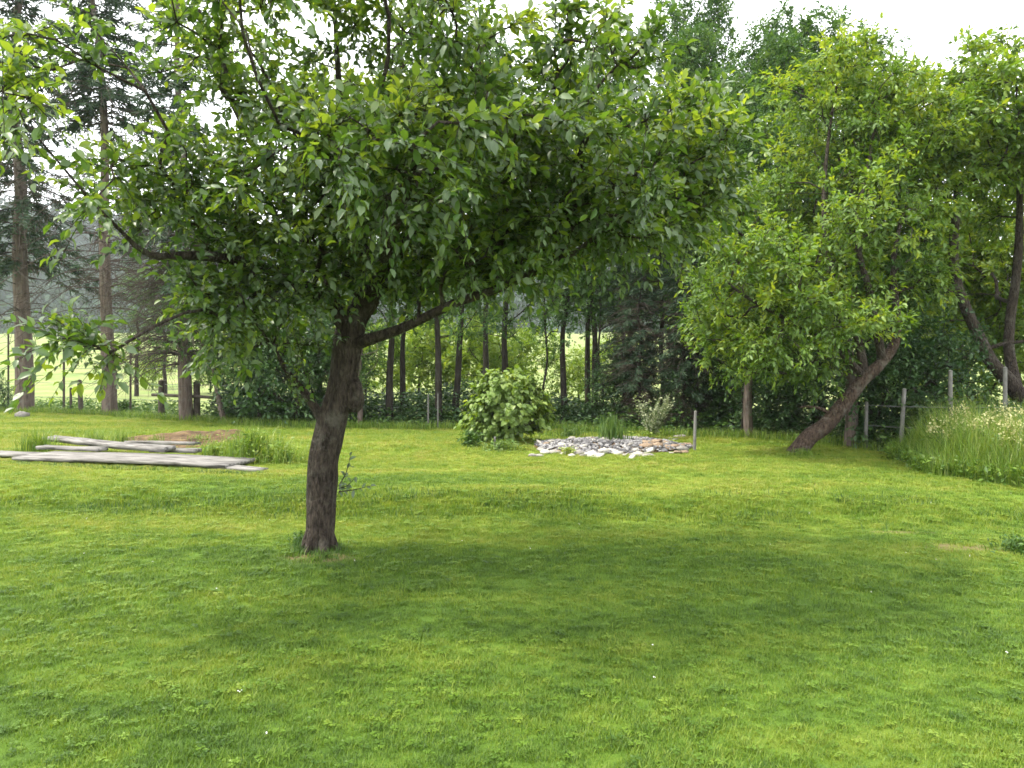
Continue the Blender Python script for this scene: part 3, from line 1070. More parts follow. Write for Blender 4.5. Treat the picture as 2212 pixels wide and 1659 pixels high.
def conifer_kind(name, seed, h, rt, zlive, blen, needles, bark, dead=60, dz=(1.5, 6), dens=1.0, droop=.35, deadlen=1.8, pitch=-0.15, twiggy=3):
    r = np.random.default_rng(seed)
    tm, dm, nm = MB(), MB(), MB()
    k = 8
    pts = [np.array([r.normal(0, .03) * i, r.normal(0, .03) * i, -0.1 if i == 0 else h * i / k]) for i in range(k + 1)]
    cp, cr = catmull(pts, rt * np.concatenate([[1.18], np.linspace(.98, .08, k)]), .25)
    tube(tm, cp, cr, 14, .05)
    at = lambda z: cp[np.argmin(np.abs(cp[:, 2] - z))]
    for _ in range(dead):                    # bare dead branches below the live crown
        z = r.uniform(*dz)
        a = r.uniform(0, 6.28)
        l_ = deadlen * r.uniform(.4, 1.15)
        d = np.array([math.cos(a), math.sin(a), pitch + r.normal(0, .12)])
        q = [at(z), at(z) + d * l_ * .5 + [0, 0, .06 * l_], at(z) + d * l_ + [0, 0, -.18 * l_]]
        c_, r_ = catmull(q, [.016, .010, .004], .25)
        tube(dm, c_, r_, 4)
        for _k in range(twiggy):
            j = r.integers(len(c_) // 3, len(c_))
            d2 = nrm(d + r.normal(0, .6, 3) + [0, 0, -.2])
            tube(dm, [c_[j], c_[j] + d2 * l_ * .2, c_[j] + d2 * l_ * .38 + [0, 0, -.08]], [.006, .004, .002], 3)
    nb = int(95 * dens)
    P_, A_, U_, S_ = [], [], [], []
    for i in range(nb):
        q = (i + r.random()) / nb
        z = zlive + (h - zlive) * q ** 1.1
        a = i * 2.4 + r.normal(0, .3)
        l_ = blen * (1 - q) ** .7 * r.uniform(.6, 1.15) + .25
        d = np.array([math.cos(a), math.sin(a), .25 * q - .05])
        s = np.linspace(0, 1, 9)[:, None]
        c_ = at(z) + d * l_ * s + np.array([0, 0, 1.0]) * (-droop * l_ * s ** 1.6 + .12 * droop * l_ * s ** 4)
        tube(dm, c_, np.linspace(.022, .004, 9), 4)
        ns = int(l_ / .085)
        tt = r.uniform(.12, 1, ns)
        p = at(z) + d * l_ * tt[:, None] + np.array([0, 0, 1.0]) * (-droop * l_ * tt ** 1.6 + .12 * droop * l_ * tt ** 4)[:, None]
        side = np.array([-d[1], d[0], 0])
        sg = np.where(r.random(ns) < .5, -1.0, 1.0)[:, None]
        for rep in range(7):
            P_.append(p + r.normal(0, .05, p.shape))
            A_.append(side * sg * r.uniform(.2, 1, (ns, 1)) + d * .6 + r.normal(0, .3, p.shape) - np.array([0, 0, .35]))
            U_.append(r.normal(0, .7, p.shape) + [0, 0, 1])
            S_.append(r.uniform(.16, .40, ns) * (1.1 - .5 * tt))
    n = sum(len(x) for x in S_)
    L = dict(pos=np.concatenate(P_), axis=np.concatenate(A_), up=np.concatenate(U_), size=np.concatenate(S_), tint=np.clip(r.normal(.42, .18, n), 0, 1))
    add_leaves(nm, L, small_leaf(.17, .02))
    return [('trunk', tm.mesh('trunk', bark, smooth=True)), ('branches', dm.mesh('branches', M['twig'])), ('crown', nm.mesh('crown', needles))]


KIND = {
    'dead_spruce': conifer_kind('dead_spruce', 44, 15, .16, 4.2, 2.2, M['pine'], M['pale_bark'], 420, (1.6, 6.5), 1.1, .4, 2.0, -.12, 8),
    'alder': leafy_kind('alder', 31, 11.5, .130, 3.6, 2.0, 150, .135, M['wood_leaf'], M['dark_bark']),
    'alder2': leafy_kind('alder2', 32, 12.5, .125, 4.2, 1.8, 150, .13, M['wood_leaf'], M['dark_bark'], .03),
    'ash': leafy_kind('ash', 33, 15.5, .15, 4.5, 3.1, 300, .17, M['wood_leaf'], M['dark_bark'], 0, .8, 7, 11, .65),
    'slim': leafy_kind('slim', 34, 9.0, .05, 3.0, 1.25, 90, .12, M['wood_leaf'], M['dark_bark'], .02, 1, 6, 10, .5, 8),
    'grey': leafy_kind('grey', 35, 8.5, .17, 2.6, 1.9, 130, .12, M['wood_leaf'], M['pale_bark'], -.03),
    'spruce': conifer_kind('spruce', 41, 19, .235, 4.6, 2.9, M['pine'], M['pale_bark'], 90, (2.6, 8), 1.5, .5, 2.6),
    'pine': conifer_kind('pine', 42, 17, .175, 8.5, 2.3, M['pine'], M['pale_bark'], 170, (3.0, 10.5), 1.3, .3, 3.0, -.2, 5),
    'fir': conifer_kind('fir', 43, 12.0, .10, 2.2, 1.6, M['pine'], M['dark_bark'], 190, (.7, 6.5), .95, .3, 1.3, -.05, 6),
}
LEAFSUB = {'crown': 'stuff', 'branches': 'stuff'}
PROTO = {}


HGT = {'dead_spruce': 15, 'alder': 11.5, 'alder2': 12.5, 'ash': 15.5, 'slim': 9.0, 'grey': 8.5, 'fir': 12.0, 'spruce': 19, 'pine': 17}


def plant_tree(kind, base, name, label, cat, group=None, scale=1.0, rot=0.0, lean=0.0, wide=1.0):
    if kind not in PROTO:
        t = empty(name, base, label, cat, group)
        for pn, me in KIND[kind]:
            o = link(pn, me, t)
            if pn in LEAFSUB:
                o['kind'] = 'stuff'
        PROTO[kind] = t
    else:
        t = copy_tree(PROTO[kind])
        t.name = name
        t.location = [float(c) for c in base]
        tag(t, label, cat, group)
    if not group and 'group' in t:
        del t['group']
    t.scale = (scale * wide, scale * wide, scale)
    t.rotation_euler = (0, lean, rot)
    t.rotation_mode = 'ZYX' if False else 'XYZ'
    if lean:
        m = Matrix.Rotation(lean, 4, 'Y') @ Matrix.Rotation(rot, 4, 'Z')
        t.rotation_euler = m.to_euler()
    return t


def at_edge(u, extra=0.5, lo=0):
    """ground point seen in column u, a given way beyond the border of the lawn"""
    d = 18.0
    for _ in range(20):
        x = (u * S - 512) / FOC * d
        d = 0.5 * d + 0.5 * (float(edge(x)) + extra)
    x = (u * S - 512) / FOC * d
    return np.array([x, d, float(FH(x, d)) + .02])


BELT = 'trees of the belt beyond the lawn'
# left: three tall conifers with pale trunks
plant_tree('spruce', at_edge(53, .3), 'spruce_tree', 'thick pale trunked spruce, outermost at the far end of the lawn', 'tree', BELT, 1.0, .4, -.015)
plant_tree('pine', at_edge(238, .3), 'pine_tree', 'tall pine with straight pinkish grey trunk and bare drooping branches', 'tree', BELT, 1.0, 1.3, -.03)
plant_tree('dead_spruce', at_edge(403, .2), 'spruce_tree', 'slimmer spruce full of brown dead twigs beside the dark wooden rail', 'tree', BELT, .95, 2.2, -.02)
trees = [
    ('grey', 487, .4, 'small crooked tree with dark trunk at the end of the wooden rail', .62, .5, -.22, .9),
    ('grey', 778, .5, 'small grey trunked tree seen just behind the apple trunk', .7, 2.0, .0, .9),
    ('alder', 842, 1.2, 'thickest dark trunk of the group right behind the apple trunk', 1.05, 1.0, .0, 1.0),
    ('alder2', 872, 2.2, 'straight dark trunk close beside the thickest one behind the apple tree', .95, 2.4, .02, 1.0),
    ('alder', 947, 1.2, 'upright dark trunk under the long low apple bough', .95, 3.0, .0, 1.0),
    ('alder2', 980, 1.6, 'dark trunk leaning away beneath the tip of the low apple bough', 1.0, .3, .045, 1.0),
    ('alder', 1092, 2.4, 'dark trunk rising behind the round big-leaved shrub', 1.0, 5.0, .0, 1.0),
    ('slim', 1170, 1.2, 'thin dark stem at the side of the round shrub', .9, .0, .0, 1.0),
    ('alder2', 1220, 1.8, 'straight dark trunk behind the gap between shrub and rock bed', .9, 1.9, .0, 1.0),
    ('alder2', 1286, 2.6, 'one of two trunks standing close together, the one with the side branch', 1.0, 4.0, .0, 1.0),
    ('slim', 1301, 2.2, 'slim trunk pressed close against its taller neighbour', 1.25, 2.0, .0, 1.0),
    ('fir', 1385, 1.3, 'dark twiggy fir behind the silvery bush of the rock bed', .95, .3, .0, 1.0),
    ('fir', 1432, 2.4, 'dark fir farther back with a thin trunk against the sky', 1.05, 1.3, .0, 1.0),
    ('fir', 1472, 1.2, 'dark twiggy fir behind the white stake', .9, 2.5, .02, 1.0),
    ('slim', 1520, 2.0, 'thin leafy stem between the twiggy firs and the thick brown trunk', 1.0, 2.9, .0, 1.0),
    ('ash', 1580, 1.6, 'thick brown trunk in the shade beside two pale stems', .85, 2.0, .0, 1.0),
    ('slim', 1602, .7, 'thin pale stem between the thick brown trunk and the grey one', .8, 1.0, .0, 1.0),
    ('grey', 1619, .5, 'short grey trunk at the lawn edge left of the leaning tree', .85, .2, .0, 1.0),
    ('grey', 1836, .25, 'pale trunk standing right behind the leaning tree', 1.0, 3.3, -.02, 1.0),
    ('alder', 1700, 2.5, 'dark trunk in the shade behind the leaning tree, on its open side', .85, 1.2, .0, 1.0),
    ('fir', 1760, 2.2, 'dark fir directly behind the foot of the leaning tree', .85, 4.0, .0, 1.0),
    ('alder2', 1935, 3.5, 'dark tree behind the post between leaning tree and tall grass', .75, 1.2, .0, 1.1),
    ('alder', 2070, 9.0, 'dark tree deep behind the tall flowering grass', .8, .2, .0, 1.2),
    ('alder2', 2180, 10.0, 'dark tree behind the stems of the forked tree', .75, 5.2, .0, 1.2),
    ('fir', 560, 2.5, 'dark fir between the crooked tree and the apple trunk', .6, 1.0, .0, 1.3),
    ('alder', 690, 3.0, 'dark tree hidden for the most part by the apple trunk', .9, 2.0, .0, 1.1),
    ('fir', 1345, 2.0, 'dark fir behind the iris clump', .5, 3.0, .0, 1.2),
    ('fir', 1505, 1.5, 'dark fir right behind the white stake', .5, 4.0, .0, 1.2),
    ('fir', 1555, 2.6, 'dark fir squeezed against the thick brown trunk', .5, 5.0, .0, 1.1),
    # taller trees farther back
    ('ash', 1560, 11.0, 'tallest tree of the belt with a narrow pointed top', 1.08, .6, .0, .8),
    ('ash', 1450, 9.5, 'tall bluish tree beside the tallest one, on the apple tree side', .96, 2.2, .0, .9),
    ('ash', 1660, 9.0, 'tall full tree on the other side of the tallest one', .93, 3.6, .0, 1.0),
    ('ash', 1775, 9.0, 'tall round topped tree showing above the leaning tree', .86, 5.1, .0, 1.1),
    ('ash', 1880, 8.0, 'tree whose top just clears the crown of the leaning tree', .76, 1.1, .0, 1.1),
    ('ash', 1270, 7.5, 'tree seen over the outer branches of the apple tree', .82, 4.4, .0, 1.0),
    ('ash', 1360, 8.5, 'full tree behind the right part of the apple crown', .9, 1.4, .0, 1.0),
    ('ash', 1510, 7.0, 'full bluish tree just in front of the tallest one', .9, 5.4, .0, 1.0),
    ('ash', 1610, 6.5, 'full tree behind the left part of the leaning crown', .9, 3.1, .0, 1.0),
    ('ash', 1720, 7.0, 'full tree peeping over the leaning crown, nearer one', .9, .2, .0, 1.0),
    ('ash', 1050, 9.0, 'tree standing behind the middle of the apple crown', .85, 2.8, .0, 1.0),
]
TOPS = {842: 150, 872: 210, 947: 180, 980: 120, 1092: 200, 1170: 380, 1220: 170, 1286: 150, 1301: 330, 1385: 400, 1432: 230, 1472: 370, 1520: 430, 1580: 200, 1602: 500,
        1619: 420, 1836: 260, 1700: 300, 1760: 330, 1935: 300, 2070: 260, 2180: 300, 560: 560, 690: 330,
        1140: 540, 1250: 600, 1345: 470, 1505: 480, 1555: 560, 1030: 640, 1360: 150, 1510: 95, 1610: 130, 1720: 115, 1560: -8, 1450: 55, 1660: 75, 1775: 62, 1880: 118, 1270: 165, 1050: 130, 487: 560, 778: 560}
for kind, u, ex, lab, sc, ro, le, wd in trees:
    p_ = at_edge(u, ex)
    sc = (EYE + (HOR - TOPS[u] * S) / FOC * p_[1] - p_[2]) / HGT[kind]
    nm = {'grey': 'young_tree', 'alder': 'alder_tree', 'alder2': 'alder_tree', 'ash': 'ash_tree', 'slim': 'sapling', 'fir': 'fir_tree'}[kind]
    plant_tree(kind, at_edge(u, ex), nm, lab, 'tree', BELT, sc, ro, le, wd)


# ------------------------------------------------------------------ bushes and undergrowth beyond the lawn
def bush_kind(seed, w, h, n, ls, leafm):
    r = np.random.default_rng(seed)
    sk = Skeleton()
    sk.chain([np.array([0, 0, -.05]), np.array([0, 0, .15 * h]), np.array([0.02, 0, .3 * h])], [.05, .045, .03], -1, 0, .1)
    cen = blobs(r, [((0, 0, h * .42), (w, w * .9, h * .40), n), ((w * .3, 0, h * .68), (w * .55, w * .5, h * .28), n // 3), ((-w * .35, 0, h * .6), (w * .5, w * .5, h * .3), n // 4)], .2)
    dirs = sk.attach(cen, r, .2, .1)
    tm = MB(); sk.tubes(lambda g: True, tm, 5, .006, .45)
    L, tw = foliate(r, cen, dirs, 6, .42, 9, ls, .1, .35)
    m = MB(); add_leaves(m, L, SMALL)
    return [('stem', tm.mesh('stem', M['dark_bark'], smooth=True)), ('foliage', m.mesh('foliage', leafm))]


KIND['hazel'] = bush_kind(51, 1.7, 3.6, 70, .15, M['bush_leaf'])
KIND['hazel2'] = bush_kind(52, 1.5, 3.0, 60, .14, M['bush_leaf'])
KIND['maple'] = bush_kind(54, 2.3, 6.2, 150, .15, M['bush_leaf'])
KIND['holly'] = bush_kind(53, 1.3, 2.6, 80, .10, M['dark_leaf'])
LEAFSUB['foliage'] = 'stuff'
bushes = [
    ('hazel', 790, 10, 'bright bush seen through the gap between apple trunk and dark trunks', 1.0),
    ('hazel2', 905, 12, 'bright bush between the second and third dark trunk', 1.2),
    ('hazel', 965, 13, 'bright bush between the upright and the leaning dark trunk', 1.1),
    ('hazel2', 1045, 11, 'bright bush above the round shrub, left half', 1.2),
    ('hazel', 1130, 13, 'bright bush above the round shrub, right half', 1.0),
    ('hazel2', 1250, 14, 'low sunlit bush beyond the rock bed between two trunks', .8),
    ('hazel', 1335, 17, 'sunlit bush behind the pair of close trunks', .9),
    ('hazel2', 1545, 9, 'yellow-green bush left of the thick brown trunk', .85),
    ('hazel', 1650, 11, 'light bush behind the grey stem', .85),
    ('hazel2', 330, 22, 'light bush in the field behind the wooden rail, nearer the pine', .8),
    ('hazel', 455, 20, 'light bush in the field behind the crooked tree', .8),
    ('hazel2', 1930, 10, 'light bush between leaning tree and forked tree', .9),
    ('holly', 560, .9, 'dark evergreen bush left of the apple trunk', 1.15),
    ('holly', 640, 1.0, 'dark evergreen bush directly beside the apple trunk', 1.2),
    ('holly', 705, 1.6, 'dark evergreen bush hidden behind the apple trunk', 1.05),
    ('holly', 1880, 1.8, 'dark bush behind the slim grey post by the leaning tree', .9),
    ('holly', 1990, 3.2, 'dark bush behind the left end of the tall grass', 1.0),
    ('maple', 2090, 7.0, 'light leafy bush behind the fork of the forked tree', .95),
    ('maple', 2200, 6.5, 'light leafy bush behind the right stem of the forked tree', 1.05),
    ('holly', 1340, 2.2, 'dark bush in the shade behind the iris clump', .75),
    ('holly', 1510, 1.6, 'dark bush in the shade behind the white stake', .75),
    ('holly', 1690, 1.6, 'dark bush behind the foot of the leaning trunk', .7),
    ('holly', -10, .4, 'dark bush at the foot of the outermost spruce', .45),
]
for i, (kind, u, ex, lab, sc) in enumerate(bushes):
    plant_tree(kind, at_edge(u, ex), {'ha': 'hazel_bush', 'ma': 'maple_bush'}.get(kind[:2], 'evergreen_bush'), lab, 'bush', 'bushes behind the lawn', sc, i * 1.7)
for u, v, lab, sc in ((295, 857, 'dark round tree standing out in the field, left one of a pair', .55), (357, 857, 'dark round tree standing out in the field, right one of a pair', .5)):
    d = 41.0
    x = (u * S - 512) / FOC * d
    plant_tree('alder', (x, d, float(FH(x, d))), 'field_tree', lab, 'tree', None, sc, u, 0, 1.7)


def blades(mb, r, pos, h, w, lean=.35, tint=.45, seg=3):
    """long grass blades that bend over"""
    n = len(pos)
    a = r.uniform(0, 6.28, n)
    d = np.stack([np.cos(a), np.sin(a), np.zeros(n)], 1)
    side = np.stack([-np.sin(a), np.cos(a), np.zeros(n)], 1)
    h = np.broadcast_to(h, (n,)) * r.uniform(.55, 1.15, n)
    ln = np.abs(r.normal(lean, lean * .5, n))
    t = np.linspace(0, 1, seg + 1)
    c = pos[:, None] + d[:, None] * (h[:, None] * ln[:, None] * t ** 2)[..., None]
    c[..., 2] += h[:, None] * (t - .3 * ln[:, None] * t ** 2.5)
    ww = np.broadcast_to(w, (n,))[:, None] * (1 - t) ** .7 * .5
    l_, r_ = c - side[:, None] * ww[..., None], c + side[:, None] * ww[..., None]
    v = np.concatenate([l_[:, :-1], r_[:, :-1], c[:, -1:]], 1)          # 2*seg+1
    k = 2 * seg + 1
    q = [[i, seg + i, seg + i + 1, i + 1] for i in range(seg - 1)]
    f4 = (np.arange(n)[:, None, None] * k + np.array(q)[None]).reshape(-1, 4)
    tn = np.clip(tint + r.normal(0, .18, n), 0, 1)
    off = mb.n
    mb.add(v.reshape(-1, 3), f4, np.repeat(tn, len(q)))
    f3 = np.arange(n)[:, None] * k + np.array([[seg - 1, 2 * seg - 1, 2 * seg]])
    mb.f.append(f3 + off); mb.t.append(tn)


def weeds_leaves(r, pos, ls, hmax, tint=.45):
    n = len(pos)
    p = pos.copy()
    p[:, 2] += r.random(n) ** 1.2 * hmax
    return dict(pos=p, axis=r.normal(0, 1, (n, 3)) * [1, 1, .4], up=r.normal(0, .45, (n, 3)) + [0, 0, 1], size=ls * r.uniform(.6, 1.3, n), tint=np.clip(r.normal(tint, .17, n), 0, 1))


def undergrowth():
    r = np.random.default_rng(61)
    n = 26000
    x = r.uniform(-19, 13, n)
    y = edge(x) + .15 + r.random(n) ** 1.5 * 4.5
    dens = noise(x * .8, y * .8, 3)
    k = dens > -.35
    x, y = x[k], y[k]
    pos = np.stack([x, y, FH(x, y)], 1)
    hm = .18 + .55 * sstep(.1, .9, y - edge(x)) * (0.6 + .5 * noise(x * .6, y * .6, 8)) * np.where(x < -6.0, .55, 1)
    mb = MB()
    add_leaves(mb, weeds_leaves(r, pos, .11, hm, .4), SMALL)
    tag(mb.build('undergrowth', M['weed']), 'low shaded weeds growing under the belt of trees', 'undergrowth', None, 'stuff')
    n = 48000
    x = r.uniform(-8.2, 13, n)
    y = edge(x) + .75 + r.random(n) * 2.6
    top = .95 + .25 * noise(x * .9, 4.0) + .15 * noise(x * 3, y * 3)
    top = top * sstep(.5, 1.5, y - edge(x)) * np.where(np.abs(x - 1.9) < 2.2, .75, 1)
    mb = MB()
    add_leaves(mb, weeds_leaves(r, np.stack([x, y, FH(x, y)], 1), .12, np.maximum(top, .1), .4), SMALL)
    tag(mb.build('undergrowth', M['dark_leaf']), 'dense dark nettles and brambles along the shaded foot of the belt', 'undergrowth', None, 'stuff')
    n = 14000
    x = r.uniform(-19, 10, n)
    y = edge(x) - .1 + np.abs(r.normal(0, .4, n))
    mb = MB()
    blades(mb, r, np.stack([x, y, H(x, y)], 1), .24, .012, .4, .42)
    tag(mb.build('rough_grass', M['long_grass']), 'uncut fringe of grass along the far edge of the lawn', 'grass', None, 'stuff')


undergrowth()


def bank_grass():
    r = np.random.default_rng(62)
    n = 16000
    x = r.uniform(-8, 6.5, n)
    y = 8.3 - .08 * x + r.normal(0, .22, n) - .25 * noise(x * 0.5, 3.0)
    k = noise(x * 1.6, y * 3, 12) > -.15
    x, y = x[k], y[k]
    mb = MB()
    blades(mb, r, np.stack([x, y, H(x, y)], 1), .075 + .03 * noise(x * 2, 1.0), .008, .6, .22, 2)
    fr = []
    for (u0, v0, u1, v1, m_) in ((40, 1005, 530, 1027, 900), (-110, 1000, 50, 1002, 260), (480, 1024, 570, 1026, 200), (90, 985, 400, 1000, 260)):
        a_, b_ = G(u0, v0), G(u1, v1)
        t_ = r.random((m_, 1))
        fr.append(a_ + (b_ - a_) * t_ + r.normal(0, .035, (m_, 3)) * [1, 1, 0])
    th_ = r.uniform(0, 6.28, 520)
    q_ = np.abs(r.normal(.16, .05, 520))
    fr.append(np.stack([APPLE[0] + np.cos(th_) * q_, APPLE[1] + np.sin(th_) * q_, np.zeros(520)], 1))
    fr = np.concatenate(fr)
    fr[:, 2] = H(fr[:, 0], fr[:, 1])
    blades(mb, r, fr, .085, .007, .55, .4, 2)
    tag(mb.build('rough_grass', M['weed']), 'rough darker grass on the little step across the lawn and round boards and trunk', 'grass', None, 'stuff')
    n = 45
    x, y = r.uniform(-6, 6, n), r.uniform(2.5, 9, n)
    p = np.stack([x, y, H(x, y) + r.uniform(.03, .05, n)], 1)
    mb = MB()
    for a in range(3):
        add_leaves(mb, dict(pos=p + r.normal(0, .003, p.shape), axis=r.normal(0, 1, p.shape), up=r.normal(0, .6, p.shape) + [0, 0, 1], size=np.full(n, .0075), tint=np.full(n, .5)), small_leaf(.9))
    tag(mb.build('clover_flowers', M['daisy']), 'tiny white clover flowers scattered in the lawn', 'flowers', None, 'stuff')


bank_grass()


# ------------------------------------------------------------------ the round shrub and the rock bed
SHRUB = G(1095, 962)
BED_C = G(1325, 966)


def round_shrub():
    r = np.random.default_rng(71)
    b = SHRUB + np.array([0, .55, 0])
    b[2] = H(b[0], b[1])
    t = empty('round_shrub', b, 'round light green shrub with big heart-shaped leaves beside the rock bed', 'shrub')
    sk = Skeleton()
    sk.chain([b + [0, 0, -.05], b + [0, 0, .15], b + [.02, 0, .3]], [.05, .045, .035], -1, 0, .08)
    k = S * b[1] / FOC
    w = 104 * k
    cen = blobs(r, [(b + [0, 0, .55], (w * .92, w * .8, .46), 105), (b + [.0, 0, .95], (w * .62, w * .6, .38), 60), (b + [-w * .25, -.1, .3], (w * .6, w * .55, .25), 26)], .13)
    dirs = sk.attach(cen, r, .2, .1)
    tm = MB(); sk.tubes(lambda g: True, tm, 6, .006, .45)
    L, tw = foliate(r, cen, dirs, 6, .20, 6, .102, .1, .45, .7, .4)
    add_twigs(tm, tw, .004)
    tm.build('stem', M['dark_bark'], t, True)
    # leaves turn towards the light outside
    out = nrm(L['pos'] - (b + [0, 0, .45]))
    L['axis'] = nrm(out * [1, 1, .2] + r.normal(0, .45, out.shape) - [0, 0, .45])
    L['up'] = out * .9 + r.normal(0, .3, out.shape) + [0, 0, .7]
    rest = leaf_objects(L, HEART, M['shrub_leaf'], t, 300, 5)
    m = MB(); add_leaves(m, rest, HEART)
    tag(m.build('foliage', M['shrub_leaf'], t), kind='stuff')


def stone_mesh(seed, mat):
    r = np.random.default_rng(seed)
    th, ph = np.meshgrid(np.arange(8) / 8 * 2 * math.pi, np.linspace(0.25, math.pi - .25, 4))
    v = np.stack([np.cos(th) * np.sin(ph), np.sin(th) * np.sin(ph), np.cos(ph)], -1).reshape(-1, 3)
    v = np.concatenate([[[0, 0, 1]], v, [[0, 0, -1]]])
    v = v / np.max(np.abs(v), axis=1, keepdims=True) ** .45
    v *= (1 + r.normal(0, .13, (len(v), 1)))
    f4 = [[1 + i * 8 + j, 1 + i * 8 + (j + 1) % 8, 1 + (i + 1) * 8 + (j + 1) % 8, 1 + (i + 1) * 8 + j] for i in range(3) for j in range(8)]
    f3 = [[0, 1 + (j + 1) % 8, 1 + j] for j in range(8)] + [[33, 25 + j, 25 + (j + 1) % 8] for j in range(8)]
    mb = MB()
    n = len(v)
    tn = r.uniform(.3, .75)
    mb.add(v * [.5, .5, .5], f4, tn)
    mb.f.append(np.array(f3)); mb.t.append(np.full(len(f3), tn))
    return mb.mesh('stone', mat)


def rock_bed():
    r = np.random.default_rng(72)
    c = BED_C
    t = empty('rock_bed', c, 'low bed of slate chips edged with pale stones right of the round shrub', 'rock garden')
    # earth mound
    rx, ry = 180 * S * c[1] / FOC, 1.15
    th = np.linspace(0, 2 * math.pi, 41)[:-1]
    q = np.linspace(0, 1, 9)[1:]
    R_, T_ = np.meshgrid(q, th, indexing='ij')
    wob = 1 + .08 * noise(np.cos(T_) * 2, np.sin(T_) * 2, 4)
    x, y = c[0] + np.cos(T_) * R_ * rx * wob, c[1] + np.sin(T_) * R_ * ry * wob
    mz = lambda x, y: H(x, y) + .13 * (1 - np.clip(((x - c[0]) / rx) ** 2 + ((y - c[1]) / ry) ** 2, 0, 1)) + .03 * noise(x * 4, y * 4, 1)
    z = np.where(R_ > .95, H(x, y) - .03, mz(x, y))
    v = np.concatenate([[[c[0], c[1], float(mz(c[0], c[1]))]], np.stack([x, y, z], -1).reshape(-1, 3)])
    f4 = [[1 + i * 40 + j, 1 + i * 40 + (j + 1) % 40, 1 + (i + 1) * 40 + (j + 1) % 40, 1 + (i + 1) * 40 + j] for i in range(7) for j in range(40)]
    mb = MB(); mb.add(v, f4)
    mb.f.append(np.array([[0, 1 + j, 1 + (j + 1) % 40] for j in range(40)])); mb.t.append(np.full(40, .5))
    mb.build('mound', M['soil'], t, True)
    # slate chips
    n = 2200
    a, s = r.uniform(0, 6.28, n), r.random(n) ** .5 * .93
    px, py = c[0] + np.cos(a) * s * rx, c[1] + np.sin(a) * s * ry
    pos = np.stack([px, py, mz(px, py) + .015], 1)
    tv = np.array([[-.5, -.3, 0], [.5, -.35, 0], [.4, .3, 0], [-.4, .35, 0], [-.4, -.2, .3], [.4, -.25, .3], [.3, .2, .3], [-.3, .25, .3]])
    tf = np.array([[4, 5, 6, 7], [0, 1, 5, 4], [1, 2, 6, 5], [2, 3, 7, 6], [3, 0, 4, 7]])
    xx, yy, zz = frames(r.normal(0, 1, (n, 3)) * [1, 1, .3], r.normal(0, .35, (n, 3)) + [0, 0, 1])
    sz = r.uniform(.035, .085, n)[:, None, None]
    v = pos[:, None] + sz * (tv[None, :, :1] * xx[:, None] + tv[None, :, 1:2] * yy[:, None] + tv[None, :, 2:] * zz[:, None])
    mb = MB(); mb.add(v.reshape(-1, 3), (np.arange(n)[:, None, None] * 8 + tf[None]).reshape(-1, 4), np.repeat(np.clip(r.normal(.5, .22, n), 0, 1), 5))
    tag(mb.build('slate_chips', M['slate'], t), kind='stuff')
    pale = [stone_mesh(80 + i, M['stone']) for i in range(5)]
    brown = [stone_mesh(90 + i, M['brown_stone']) for i in range(3)]
    spots = []
    for u in np.linspace(1150, 1405, 19):         # front row
        spots.append((u, 983 + r.normal(0, 3), r.uniform(.11, .20), pale))
    for u in np.linspace(1170, 1440, 13):
        spots.append((u, 970 + r.normal(0, 5), r.uniform(.09, .17), pale))
    for u in np.linspace(1395, 1488, 12):         # brownish heap at the right end
        spots.append((u, 974 + r.normal(0, 6), r.uniform(.11, .22), brown))
    for u in np.linspace(1240, 1470, 12):
        spots.append((u, 951 + r.normal(0, 3), r.uniform(.09, .17), pale))
    for _ in range(46):
        spots.append((r.uniform(1165, 1475), r.uniform(950, 980), r.uniform(.07, .15), pale if r.random() < .75 else brown))
    for u, v_, s, kind in spots:
        p = G(u, v_)
        o = link('stone', kind[int(r.integers(len(kind)))], t)
        z = float(mz(p[0], p[1]) if ((p[0] - c[0]) / rx) ** 2 + ((p[1] - c[1]) / ry) ** 2 < .9 else H(p[0], p[1]))
        o.location = (p[0] - c[0], p[1] - c[1], z + s * .10 - c[2])
        o.rotation_euler = (r.normal(0, .2), r.normal(0, .2), r.uniform(0, 6.28))
        o.scale = (s * r.uniform(.9, 1.8), s, s * r.uniform(.35, .65))
    return rx, ry


round_shrub()
BRX, BRY = rock_bed()


def clump(name, base, label, cat_, n, spread, h, w, mat, lean=.35, tint=.45, seed=0, leaves=0, ls=.06, seg=3, group=None):
    r = np.random.default_rng(seed + 100)
    a, s = r.uniform(0, 6.28, n), np.abs(r.normal(0, .5, n))
    x, y = base[0] + np.cos(a) * s * spread, base[1] + np.sin(a) * s * spread
    mb = MB()
    blades(mb, r, np.stack([x, y, np.full(n, base[2] - .01)], 1), h, w, lean, tint, seg)
    if leaves:
        a, s = r.uniform(0, 6.28, leaves), np.abs(r.normal(0, .55, leaves))
        pos = np.stack([base[0] + np.cos(a) * s * spread, base[1] + np.sin(a) * s * spread, np.full(leaves, base[2])], 1)
        add_leaves(mb, weeds_leaves(r, pos, ls, h * .75, tint), SMALL)
    o = mb.build(name, mat, base=tuple(base))
    o.location = [float(c) for c in base]
    return tag(o, label, cat_, group)


